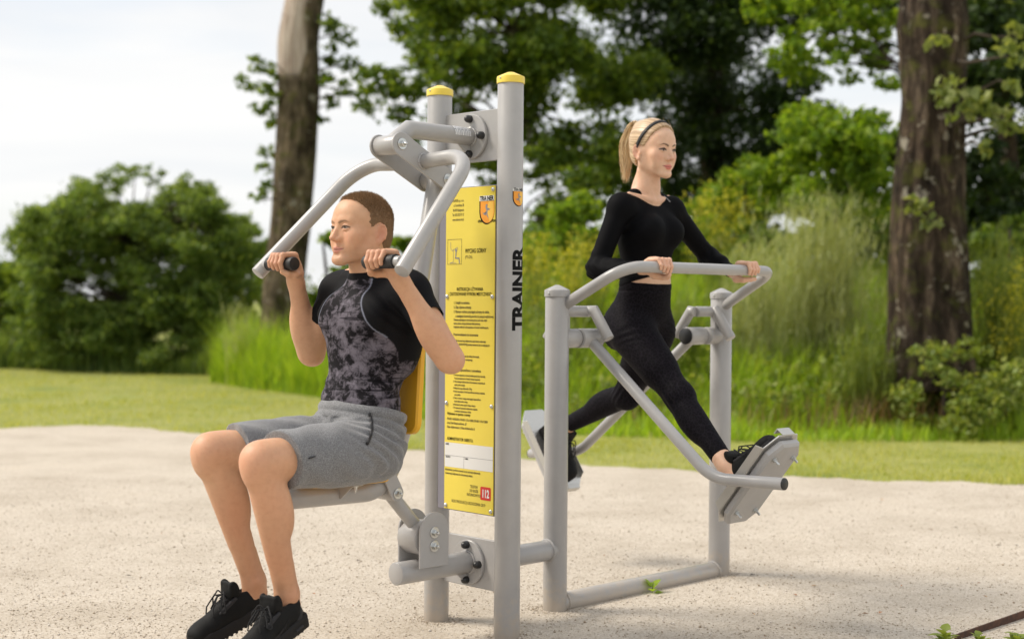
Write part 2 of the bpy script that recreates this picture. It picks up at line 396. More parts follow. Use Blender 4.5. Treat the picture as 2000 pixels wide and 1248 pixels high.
# sticker on beam
def cyl_patch(axis_o, axis_d, r, a0, a1, l0, l1, up, n=10):
    axis_d = nrm(axis_d); up = nrm(np.array(up)-axis_d*(np.array(up) @ axis_d)); s_ = np.cross(axis_d, up); V = []; F = []
    for i in range(n+1):
        a = a0+(a1-a0)*i/n
        for l in (l0, l1): V.append(np.array(axis_o)+axis_d*l+(up*math.cos(a)+s_*math.sin(a))*r)
    for i in range(n): F.append((2*i, 2*i+1, 2*i+3, 2*i+2))
    return V, F
stk = MB(); stk.add(*cyl_patch((0, -.018, 1.722), (0, -1, 0), .0309, rad(-95), rad(5), .025, .098, (0, 0, 1)))
M_label = mat('printed_label', (.7, .7, .7), .4)
_w = N(M_label, 'ShaderNodeTexBrick'); _w.inputs['Scale'].default_value = 30; _w.inputs['Color1'].default_value = (.72, .72, .72, 1); _w.inputs['Color2'].default_value = (.5, .5, .52, 1); _w.inputs['Mortar'].default_value = (.33, .33, .35, 1); _w.inputs['Mortar Size'].default_value = .05
L(M_label, mapping(M_label, (1, 1, 1), (0, 0, 0)), _w.inputs[0]); L(M_label, _w.outputs[0], BS(M_label).inputs['Base Color'])
stk.build('printed_label', M_label, pull)
# rocker plates
A_, B_ = np.array([-.381, 1.663]), np.array([-.178, 1.560])
d_ = (B_-A_)/np.linalg.norm(B_-A_); n_ = np.array([-d_[1], d_[0]]); Lr = np.linalg.norm(B_-A_)
ol = [(x*1, y) for x, y in circ(.039, 12, (0, 0), math.pi/2, 3*math.pi/2)]+[(x+Lr, y) for x, y in circ(.036, 12, (0, 0), -math.pi/2, math.pi/2)]
for sx in (-1, 1):
    o = (sx*.057-.004, A_[0], A_[1])
    rk = MB().plate(ol[::-1], o, (0, d_[0], d_[1]), (0, n_[0], n_[1]), -.008, -.001) if False else MB().plate(ol, (sx*.057-.004, A_[0], A_[1]), (0, d_[0], d_[1]), (0, n_[0], n_[1]), .008, .0012)
    r_ = rk.build('rocker_plate', M_grey, pull)
    if sx > 0:
        for P_ in (A_, B_): bolt(None, (.062, P_[0], P_[1]), (1, 0, 0), .011, .019).build('bolt', M_steel, r_)
MB().tube([(-.05, B_[0], B_[1]), (.05, B_[0], B_[1])], .029, 24, bev=.001).build('pivot_sleeve', M_grey, pull)
# handle bars, one on each side
for sx in (-1, 1):
    pts = fillet([(sx*.062, -.283, 1.613), (sx*.285, -.272, 1.626), (sx*.374, -.645, 1.236)], [.125], 14)
    hb = MB().tube(pts, .0243, 28, bev=.0015).build('handle_bar', M_grey, pull)
    MB().tube([(sx*.352, -.628, 1.268), (sx*.312, -.629, 1.268)], .0165, 20, bev=.001).build('grip_stub', M_grey, hb)
    g = MB()
    prof = [(.0185, 0), (.0225, .001), (.0225, .006)]
    for k in range(12): prof += [(.0208, .010+k*.0098), (.0216, .0125+k*.0098), (.0216, .0165+k*.0098)]
    prof += [(.0225, .130), (.0225, .140), (.0205, .144), (.006, .146)]
    g.lathe((sx*.330, -.6285, 1.268), (-sx, 0, 0), prof, 24)
    g.build('grip', M_black, hb)
# link rod behind the backrest
MB().tube([(0, -.178, 1.556), (0, -.268, 1.10), (0, -.285, 1.0)], .0302, 26, bev=.001).build('link_rod', M_grey, pull)
# seat frame tube, bent under the seat
MB().tube(fillet([(0, -.275, 1.02), (0, -.318, .73), (0, -.40, .523), (0, -.83, .530)], [.25, .12], 10), .0335, 28, bev=.002).build('seat_frame', M_grey, pull)
# backrest
bk = MB(); th_ = .028
w_ = np.array([0, .058, 1.0]); w_ /= np.linalg.norm(w_)
bk.plate(rrect(.108, .185, .04, 6), (0, -.343, .893), (1, 0, 0), w_, th_, .006) if False else bk.plate([(-x, y) for x, y in rrect(.108, .185, .04, 6)][::-1], (0, -.343+.028, .893), (1, 0, 0), w_, th_, .006)
bk.build('backrest', M_yel, pull)
st = MB(); st.plate(rrect(.125, .155, .05, 6), (0, -.610, .569), (1, 0, 0), (0, 1, 0), .014, .004); st.build('seat', M_yel, pull)
for yy in (-.585,):
    b_ = MB().box((-.10, yy-.02, .561), (.10, yy+.02, .568), .001)
    b_.plate([(-.10, 0), (.10, 0), (.04, -.045), (-.04, -.045)][::-1], (0, yy-.02, .562), (1, 0, 0), (0, 0, 1), .004, .0005)
    br = b_.build('seat_bracket', M_grey, pull)
    bolt(None, (.085, yy, .561), (0, 0, -1), .006, .011).build('bolt', M_steel, br)
# lower lever, brackets and drum
hp = np.array([-.376, .514])
for sx in (-1, 1):
    d2 = nrm(np.array([-.055, .10])); n2 = np.array([-d2[1], d2[0]])
    o2 = circ(.026, 10, (0, 0), math.pi/2, 3*math.pi/2)+[(.11, -.026), (.11, .026)]
    hpl = MB().plate(o2, (sx*.041-.004, hp[0], hp[1]), (0, d2[0], d2[1]), (0, n2[0], n2[1]), .008, .001).build('hinge_plate', M_grey, pull)
    if sx > 0: bolt(None, (.046, hp[0], hp[1]), (1, 0, 0), .0105, .018).build('bolt', M_steel, hpl)
MB().tube([(-.036, hp[0], hp[1]), (.036, hp[0], hp[1])], .0265, 24, bev=.001).build('pivot_sleeve', M_grey, pull)
MB().tube([(0, hp[0], hp[1]), (0, -.245, .375)], .0235, 24, bev=.001).build('lever_arm', M_grey, pull)
MB().tube([(-.046, -.242, .352), (.046, -.242, .352)], .059, 36, bev=.002).build('pivot_drum', M_grey, pull)
for sx in (-1, 1):
    o3 = [(-.064, -.10), (.064, -.10)]+circ(.064, 16, (0, .02), 0, math.pi)
    bp = MB().plate(o3[::-1] if False else o3, (sx*.054+.004, -.230, .357), (0, 1, 0), (0, 0, 1), .008 if False else .008, .001)
    b3 = bp.build('bracket_plate', M_grey, pull)
    if sx > 0:
        for zz in (.372, .327): bolt(None, (.067, -.232, zz), (1, 0, 0), .0115, .0195).build('bolt', M_steel, b3)
MB().tube([(0, -.018, .238), (0, -.345, .238)], .0382, 32, bev=.002).build('lower_beam', M_grey, pull)

# ------------------------------------------------ instruction board
sign = MB().box((-HS+.038, -.030, .414), (HS-.036, -.021, 1.548), .002).build('instruction_board', M_edge, pull)
SX0, SX1, SZ0, SZ1, SY = -.1055, .1430, .4175, 1.5445, -.0305
sf = MB().box((SX0, -.0335, SZ0), (SX1, -.0301, SZ1), .0004).build('sign_face', M_sign, sign)
SY = -.0338
M_SC = [M_steel]
for sx in (SX0+.009, SX1-.010):
    for sz in (1.532, 1.165, .790, .430):
        MB().lathe((sx, SY+.0002, sz), (0, -1, 0), [(.0078, 0), (.0076, .002), (.006, .0045), (.0025, .006)], 14).build('screw', M_steel, sign)
def text_mesh(body, size, align='LEFT', bold=0.0, sx=1.0, spacing=1.0):
    cu = bpy.data.curves.new('txt', 'FONT'); cu.body = body; cu.size = size; cu.align_x = align; cu.offset = bold; cu.space_character = spacing; cu.resolution_u = 3
    ob = bpy.data.objects.new('txt', cu); COL.objects.link(ob)
    dg = bpy.context.evaluated_depsgraph_get(); me = bpy.data.meshes.new_from_object(ob.evaluated_get(dg))
    bpy.data.objects.remove(ob); bpy.data.curves.remove(cu)
    V = np.array([v.co[:] for v in me.vertices]); F = [tuple(p.vertices) for p in me.polygons]
    bpy.data.meshes.remove(me); V = V.reshape(-1, 3)
    V[:, 0] *= sx; return V, F
def sign_text(body, px, pz, size, mt, align='LEFT', bold=0, sx=.8, name='lettering', spacing=1.0):
    V, F = text_mesh(body, size, align, bold, sx, spacing)
    if len(V) == 0: return
    W = np.stack([px+V[:, 0], np.full(len(V), SY-.0004), pz+V[:, 1]], 1)
    W = W-BASES[pull.name]
    o = link(name, make_mesh(name, W, F, mt, False), sf); return o
def sgx(u, v):     # board position from a photo pixel
    d = pix_ray(u, v); dl = np.array([d @ XV, d @ YV, d[2]]); t = (SY-CAML[1])/dl[1]; q = CAML+dl*t; return q[0], q[2]
def sign_poly(pts, mt, name, lift=.0003, parent=None):
    W = np.array([(x, SY-lift, z) for x, z in pts]); a = sum(pts[i][0]*pts[(i+1) % len(pts)][1]-pts[(i+1) % len(pts)][0]*pts[i][1] for i in range(len(pts)))
    f = tuple(range(len(pts))); f = f if a > 0 else f[::-1]
    return link(name, make_mesh(name, W, [f], mt, False), parent or sf)
# company lines, title, instructions (unreadable fine print is built as words of the same length)
x_, z_ = sgx(905, 389)
for i, t in enumerate(['TRAINER sp. z o.o.', 'ul. Fordońska 28', '85-029 Bydgoszcz', 'Tel. 052 322 97 12', 'www.trainer.net.pl']):
    sign_text(t, -.013, 1.497-i*.0165, .0125, M_inkd, 'RIGHT', .0002, .62)
sign_text('WYCIĄG GÓRNY', -.005, 1.317, .0215, M_ink, 'LEFT', .0003, .63)
sign_text('(PYLON)', -.005, 1.298, .0155, M_inkd, 'LEFT', 0, .62)
sign_text('INSTRUKCJA UŻYWANIA', .020, 1.186, .0165, M_ink, 'CENTER', .0002, .72)
sign_text('I ZASTOSOWANIE WYROBU MEDYCZNEGO', .020, 1.169, .0165, M_ink, 'CENTER', .0002, .66)
def para(lines, x, z, size, lead, sx=.75, m_=None):
    for i, t in enumerate(lines): sign_text(t, x, z-i*lead, size, m_ or M_inkd, 'LEFT', .0003, sx)
para(['1. Usiądź na siedzisku.', '2. Złap rękoma uchwyty.', '3. Płynnym ruchem przyciągnij uchwyty do siebie,', '    a następnie kontroluj powrót do pozycji wyjściowej.'], -.062, 1.140, .0120, .0155)
para(['Ćwiczenie wpływające na wzmocnienie górnych partii ciała, mięśni', 'ramion, pleców, obręczy barkowej i klatki piersiowej.', 'Urządzenie może być wykorzystywane do ćwiczeń rehabilitacyjnych.'], -.062, 1.081, .0098, .0125, .64)
para(['Przeciwwskazania do stosowania:'], -.062, 1.029, .0125, .014)
para(['Jeżeli nie masz innej, użytkowniku, zgody lekarza medycznego', 'OPERA ZDROWOTNEJ powinien zastosować się do następujących', 'wskazań:'], -.055, 1.008, .0098, .0125, .64)
para(['Przed użyciem zapoznaj się z tablicą informacyjną,', 'dla danego urządzenia treningowego.'], -.055, .955, .0095, .012, .64)
para(['Uwagi, bezpieczeństwo i ostrzeżenia'], -.062, .905, .0125, .014)
para(['1. Przed przystąpieniem do ćwiczeń należy zapoznać się z instrukcją', '    Przed przystąpieniem do ćwiczeń wykonaj rozgrzewkę', '2. Wiek młodszych użytkowników od lat czternastu, korzystanie pod', '    opieką osób dorosłych.', '3. Maksymalna waga użytkownika: 120 kg', '4. Przed rozpoczęciem ćwiczeń sprawdź stan techniczny urządzenia', '    oraz podłoża.', '5. Ćwicz z umiarem i uwagą, przestrzegając bezpieczeństwa', '    innych użytkowników terenu.', '6. Nie używać podczas opadów śniegu i deszczu', '7. W razie awarii zaprzestać użytkowania urządzenia', '    i powiadomić administratora obiektu'], -.062, .888, .0090, .0115, .64)
para(['Wykonano w oparciu o normy:'], -.092, .750, .0125, .014, .75, M_ink)
para(['PN-EN 16630:2015, PN-EN 1176-1:2009, PN-EN 1176-7:2009', 'oraz Znak Bezpieczeństwa „B”', 'Klasa użytkowania: S, Klasa dokładności: B'], -.092, .732, .0110, .0142, .74, M_inkd)
sign_text('ADMINISTRATOR OBIEKTU:', -.092, .661, .0150, M_ink, 'LEFT', .0002, .72)
wp = sign_poly([(-.1035, .566), (.1415, .566), (.1415, .652), (-.1035, .652)], M_white, 'blank_form')
for a, b in (((-.1035, .6065), (.1415, .6065)), ((-.004, .566), (-.004, .6065))):
    w = .0006; sign_poly([(a[0]-w, a[1]-w), (b[0]+w, a[1]-w), (b[0]+w, b[1]+w), (a[0]-w, b[1]+w)], M_greyp, 'form_line', .0006)
for t, x, z in (('ADRES', -.099, .6445), ('TELEFON', -.099, .5995), ('E-MAIL', .001, .5995)):
    o = sign_text(t, x, z-.001, .0085, M_ink, 'LEFT', .0002, .7); o.location.y -= .0004
para(['Administrator powinien stosować się do instrukcji użytkowania', 'i konserwacji dołączonej do dokumentacji obiektu.'], -.101, .553, .0105, .0128, .66, M_inkd)
for i, t in enumerate(['TELEFON', 'DO SŁUŻB', 'RATUNKOWYCH']): sign_text(t, .048, .503-i*.0145, .0135, M_inkd, 'CENTER', .0002, .66)
sign_poly([(x+.1065, z+.489) for x, z in rrect(.026, .023, .005)], M_red, 'emergency_number_plate')
o = sign_text('112', .1065, .4762, .037, M_white, 'CENTER', .0016, .66); o.location.y -= .0004
sign_text('ROK PRODUKCJI URZĄDZENIA 2019', .020, .4435, .0145, M_inkd, 'CENTER', .0001, .72)
# pictogram of the exercise
for a, b in (((-.092, 1.276), (-.024, 1.278)), ((-.092, 1.340), (-.024, 1.342))):
    pass
def sign_line(pts, w, mt, name, lift=.0004):
    q = []; P = [np.array(p) for p in pts]
    V = []; F = []
    for i in range(len(P)-1):
        d = nrm(P[i+1]-P[i]); n = np.array([-d[1], d[0]])*w; a, b = P[i]-d*w, P[i+1]+d*w; k = len(V)
        V += [a-n, b-n, b+n, a+n]; F.append((k, k+1, k+2, k+3))
    W = np.array([(p[0], SY-lift, p[1]) for p in V]); return link(name, make_mesh(name, W, F, mt, False), sf)
bx0, bx1, bz0, bz1 = -.0955, -.0235, 1.279, 1.366
sign_line([(bx0, bz0), (bx1, bz0), (bx1, bz1), (bx0, bz1), (bx0, bz0)], .0006, M_inkd, 'pictogram_frame')
sign_line([(-.080, 1.356), (-.080, 1.335), (-.072, 1.326), (-.046, 1.338), (-.043, 1.330)], .0007, M_greyp, 'pictogram_line')
sign_line([(-.066, 1.332), (-.066, 1.287), (-.084, 1.283), (-.05, 1.283)], .0006, M_greyp, 'pictogram_line')
sign_poly([(x-.052, z+1.327) for x, z in circ(.0055, 12)], M_greyp, 'pictogram_figure')
sign_line([(-.052, 1.322), (-.054, 1.300), (-.037, 1.300), (-.034, 1.284)], .0022, M_greyp, 'pictogram_figure')
# shield emblem, shared by board and post sticker
def shield(hw, h, n=14):
    o = [(-hw, 0), ]
    for k in range(n+1):
        a = math.pi+math.pi*k/n; o.append((hw*math.cos(a), -h*.45+h*.55*math.sin(a)))
    o += [(hw, 0)]; return o
def emblem(place, parent, s=1.0):
    """place(x, y, lift) -> point; emblem centred on x, top of the shield at y=0"""
    def poly(pts, mt, name, lift):
        P_ = [pts[i] for i in range(len(pts))]
        me_v, me_f = [], []
        bm = bmesh.new(); f = bm.faces.new([bm.verts.new((p[0], p[1], 0)) for p in P_])
        bm.normal_update()
        if f.normal.z < 0: f.normal_flip()
        bmesh.ops.triangulate(bm, faces=[f])
        xs = [p[0] for p in P_]
        for k in range(1, 7):
            x = min(xs)+(max(xs)-min(xs))*k/7
            bmesh.ops.bisect_plane(bm, geom=bm.verts[:]+bm.edges[:]+bm.faces[:], plane_co=(x, 0, 0), plane_no=(1, 0, 0))
        bm.verts.index_update()
        V = [place(v.co.x*s, v.co.y*s, lift) for v in bm.verts]; F = [tuple(v.index for v in q.verts) for q in bm.faces]; bm.free()
        return link(name, make_mesh(name, np.array(V), F, mt, False), parent)
    poly(shield(.0370, .0800), M_ink, 'emblem_crescent', .0003)  # black crescent printed behind the orange shield
    poly([(x*.93+.003, y*.95-.0005) for x, y in shield(.0370, .0790)], M_orange, 'emblem_shield', .0006)
    poly([(.009, -.002), (.0335, -.002), (.0345, -.04), (.028, -.062), (.015, -.071), (.006, -.05), (.002, -.03)][::-1], M_orange2, 'emblem_pale_patch', .0009)  # lighter orange area of the print
    poly([(-.036, .001), (.036, .001), (.036, .0185), (-.036, .0185)], M_white, 'emblem_plate', .0006)
    fig = [(-.003, -.010), (.004, -.012), (.003, -.022), (.016, -.027), (.020, -.024), (.014, -.031), (.005, -.032), (.004, -.044), (.011, -.060), (.006, -.056), (-.002, -.044), (-.014, -.042), (-.021, -.036), (-.016, -.045), (-.004, -.049), (-.001, -.034), (-.006, -.022)]
    poly(fig, M_greyp, 'emblem_figure', .0012)
    V, F = text_mesh('TRA NER', .0205, 'CENTER', .0007, .80)
    link('lettering', make_mesh('lettering', np.array([place(v[0]*s, (v[1]+.0028)*s, .0012) for v in V]), F, M_ink, False), parent)
ex, ez = sgx(951, 393)
emblem(lambda x, y, l: (ex+x*1.0, SY-l, ez+y), sf, 1.0)
sign_text('UŻDROWISKA ZEWNĘTRZNE', ex, sgx(951, 434)[1], .0105, M_ink, 'CENTER', .0005, .62)
# lettering wrapped round the front post
dcam = (CAML-np.array([HS, 0, 0])); PHI0 = math.atan2(dcam[1], dcam[0])
def on_post(arc, z, lift, phi):            # arc: metres round the post to the viewer's right
    a = PHI0+phi+arc/PR; return (HS+(PR+lift)*math.cos(a), (PR+lift)*math.sin(a), z)
V, F = text_mesh('TRAINER', .0705, 'CENTER', .0032, 1.0)
bm = bmesh.new(); vs = [bm.verts.new(v) for v in V]
for f in F:
    try: bm.faces.new([vs[i] for i in f])
    except ValueError: pass
for k in range(1, 14): bmesh.ops.bisect_plane(bm, geom=bm.verts[:]+bm.edges[:]+bm.faces[:], plane_co=(0, .0045*k-.002, 0), plane_no=(0, 1, 0))
bm.verts.index_update(); VV = np.array([v.co[:] for v in bm.verts]); FF = [tuple(v.index for v in f.verts) for f in bm.faces]; bm.free()
k_ = .285/(VV[:, 0].max()-VV[:, 0].min()); chh = VV[:, 1].max(); front_post = [o for o in pull.children if o.name.startswith('post')][0]
W = np.array([on_post((chh-v[1])*.96, 1.1915+v[0]*k_, .0004, rad(13)) for v in VV])
link('lettering', make_mesh('lettering', W, FF, M_ink, True), front_post)
emblem(lambda x, y, l: on_post(x, 1.522+y, l, rad(42)), front_post, .64)

def weld(o, d, r, parent, b=.0042):
    a, b_, d = frame_for(d); rg_ = np.random.default_rng(int(r*1e5)); pts = []
    for k in range(37): q = 2*math.pi*k/36; pts.append(np.array(o)+(a*math.cos(q)+b_*math.sin(q))*r+d*.0006*math.sin(k*2.1))
    MB().tube(pts, [b*(.85+.3*(k % 2)) for k in range(37)], 8, cap=False, mitre=False).build('weld_bead', M_grey, parent)
weld((0, -.0205, .238), (0, 1, 0), .0395, pull); weld((0, -.0205, 1.722), (0, 1, 0), .0312, pull)
for sx in (-1, 1): weld((sx*.0615, -.283, 1.613), (1, 0, 0), .0252, pull)
# ================================================================ walker
walk = thing('air_walker', 'grey two-post air walker with curved handlebar, swinging arms and metal foot plates', 'fitness machine', (0, .43, 0))
WY0, WY1, WH = .4294, 1.4351, 1.2132
MB().tube([(0, .0065, .231), (0, WY0-.01, .231)], .0382, 32, bev=.001).build('link_tube', M_grey, walk)
MB().lathe((0, .0065, .231), (0, 1, 0), [(.076, 0), (.078, .002), (.078, .0105), (.076, .0125)], 40).build('flange', M_grey, walk)
for y in (WY0, WY1):
    post = MB().tube([(0, y, -.25), (0, y, WH-.03)], .0445, 40, bev=.001).build('post', M_grey, walk)
    c = MB().lathe((0, y, WH-.042), (0, 0, 1), [(.0455, -.002), (.048, -.002), (.048, .019), (.046, .023), (.024, .034), (.008, .041), (.002, .042)], 40)
    cap = c.build('post_cap', M_grey, post)
    dc = nrm((CAML-np.array([0, y, 0]))*np.array([1, 1, 0])); ang = math.atan2(dc[1], dc[0])-rad(42); q = np.array([math.cos(ang), math.sin(ang), 0])
    MB().lathe(np.array([0, y, WH-.032])+q*.0475, q, [(.0055, 0), (.0055, .0015), (.003, .004)], 10).build('rivet', M_steel, cap)
# handlebar
MB().tube(fillet([(.020, WY0+.012, 1.136), (.292, .478, 1.280), (.292, 1.387, 1.280), (.020, WY1-.012, 1.136)], [.105, .075], 10), .0213, 26, bev=.001).build('handlebar', M_grey, walk)
# ground bar
MB().tube([(0, WY0+.01, .026), (0, WY1-.01, .026)], .0382, 30, bev=.001).build('ground_bar', M_grey, walk)
weld((0, WY0+.044, .026), (0, 1, 0), .0392, walk); weld((0, WY1-.044, .026), (0, 1, 0), .0392, walk); weld((0, .0205, .231), (0, 1, 0), .0395, walk); weld((0, WY0-.044, .231), (0, 1, 0), .0392, walk)
# limit stops
for y, s in ((WY0, 1), (WY1, -1)):
    MB().box((-.012, min(y, y+s*.058), .985), (.012, max(y, y+s*.058), 1.12), .002).build('stop_bracket', M_grey, walk)
    st_ = MB().tube([(0, y+s*.03, 1.115), (0, y+s*.175, 1.115)], .0215, 22, bev=.001).build('stop_arm', M_grey, walk)
    yy = y+s*.175
    if s > 0:
        MB().tube([(-.004, yy-.016, 1.1155), (.030, yy-.002, 1.1165), (.10, yy+.004, 1.012)], .0208, 22, bev=.002).build('stop_tip', M_grey, st_)
    else:
        MB().tube([(.004, y-.062, 1.112), (.018, y-.062, 1.116), (.095, y-.060, 1.004)], .0218, 22, bev=.002).build('stop_tip', M_grey, st_)
    if s > 0: yy = y+.055
    MB().tube([(.004, yy-.010, 1.114), (-.018, yy-.010, 1.116), (-.090, yy-.012, 1.012)], .0208, 22, bev=.002).build('stop_tip', M_grey, st_)
    MB().tube([(0, y+s*.02, 1.014), (0, y+s*.105, 1.014)], .036, 30, bev=.001).build('axle_tube', M_grey, walk)
    if s > 0: MB().tube([(0, y+s*.1045, 1.014), (0, y+s*.1058, 1.014)], .0366, 30, bev=.0003).build('axle_seal', M_capb, walk)
# swinging arms with foot plates
def swing(y, s, p_pivot, p_bend, p_end, deg, centre, wide):
    sl = MB().tube([(p_pivot[0], y-.055, p_pivot[1]), (p_pivot[0], y+.055, p_pivot[1])], .0365, 30, bev=.002)
    arm = MB().tube(fillet([(p_pivot[0], y, p_pivot[1]), (p_bend[0], y, p_bend[1]), (p_end[0], y, p_end[1])], [.20], 12), .0213, 26, bev=.001).build('swing_arm', M_grey, walk)
    sl.build('pivot_sleeve', M_grey, arm)
    e = nrm(np.array(p_end)-np.array(p_bend))
    MB().tube([(p_end[0]-e[0]*.002, y, p_end[1]-e[1]*.002), (p_end[0]+e[0]*.004, y, p_end[1]+e[1]*.004)], .0205, 24, bev=.001).build('end_cap', M_capb, arm)
    ey = s
    MB().tube([(p_pivot[0], y+s*.0555, p_pivot[1]), (p_pivot[0], y+s*.0605, p_pivot[1])], .0345, 28, bev=.003).build('end_cap', M_capb, arm)
    u = np.array([math.cos(rad(deg)), 0, math.sin(rad(deg))]); v = np.array([0, 1.0, 0]); nn = np.cross(u, v)   # sole side is -n or +n
    L2, W2, c = .205, .100, .045
    ol = [(-L2, -W2+c), (-L2+c*1.2, -W2), (L2-c*1.2, -W2), (L2, -W2+c), (L2, W2-c), (L2-c*1.2, W2), (-L2+c*1.2, W2), (-L2, W2-c)]
    C0 = np.array([centre[0], wide, centre[1]])
    if nn[2] < 0: u2, v2 = v, u; ol2 = [(b, a) for a, b in ol]
    else: u2, v2 = u, v; ol2 = ol
    ol2 = ol2 if sum(ol2[i][0]*ol2[(i+1) % 8][1]-ol2[(i+1) % 8][0]*ol2[i][1] for i in range(8)) > 0 else ol2[::-1]
    n3 = np.cross(u2, v2)
    pl = MB().plate(ol2, C0, u2, v2, .005, .001).build('foot_plate', M_tread, walk)
    rim = MB()
    for sg in (-1, 1):      # turned-up long edges and the lip at the toe end
        a = [(-L2+c*1.2, 0), (L2-c*1.2, 0), (L2-c*1.5, .030), (-L2+c*1.5, .030)]
        if np.cross(u, n3) @ v > 0: rim.plate(a, C0+v*(sg*W2-.0015)+n3*.003, u, n3, .003, .0006)
        else: rim.plate([(q[0], q[1]) for q in a], C0+v*(sg*W2+.0015)+n3*.003, u, n3, .003, .0006)
    rim.plate([(-.036, 0), (.036, 0), (.036, .034), (-.036, .034)], C0+u*L2-n3*0, v, n3, .004, .001)
    rim.plate([(-.036, 0), (.036, 0), (.036, .02), (-.036, .02)], C0+u*(L2-.018)+n3*.034, v, u, .004, .001)
    rim.build('plate_rim', M_alu, pl)
    ch = MB(); ol3 = [(x*.93, y*.90) for x, y in ol2] if u2 is u else [(x*.90, y*.93) for x, y in ol2]
    ch.plate(ol3, C0-n3*.0345, u2, v2, .034, .009)
    ch.build('plate_carrier', M_grey, pl)
    for x in (-.62, .62):
        for sg in (-1, 1):
            q = C0+u*(L2*x)+v*(sg*.055)-n3*.035
            b_ = MB(); b_.lathe(q, -n3, [(.011, 0), (.011, .002)], 14); b_.lathe(q-n3*.002, -n3, [(.0085, 0), (.0085, .008)], 6); b_.lathe(q-n3*.010, -n3, [(.0045, 0), (.0045, .014), (.003, .016)], 10)
            b_.build('bolt', M_steel, pl)
    return C0, u, v, n3
M_tread = mat('tread_plate_aluminium', (.60, .59, .56), .36, .9)
_v = mapping(M_tread, (70, 70, 70), (0, 0, rad(45)))
_wv = N(M_tread, 'ShaderNodeTexVoronoi'); _wv.inputs['Scale'].default_value = 1.0; L(M_tread, _v, _wv.inputs['Vector']); bump(M_tread, _wv.outputs[0], .5, .004)
FP1 = swing(.590, 1, (.012, 1.014), (.600, .536), (.900, .546), 52, (.690, .533), .738)
FP2 = swing(1.278, -1, (-.02, 1.014), (-.66, .482), (-.965, .450), -56, (-.725, .492), 1.165)
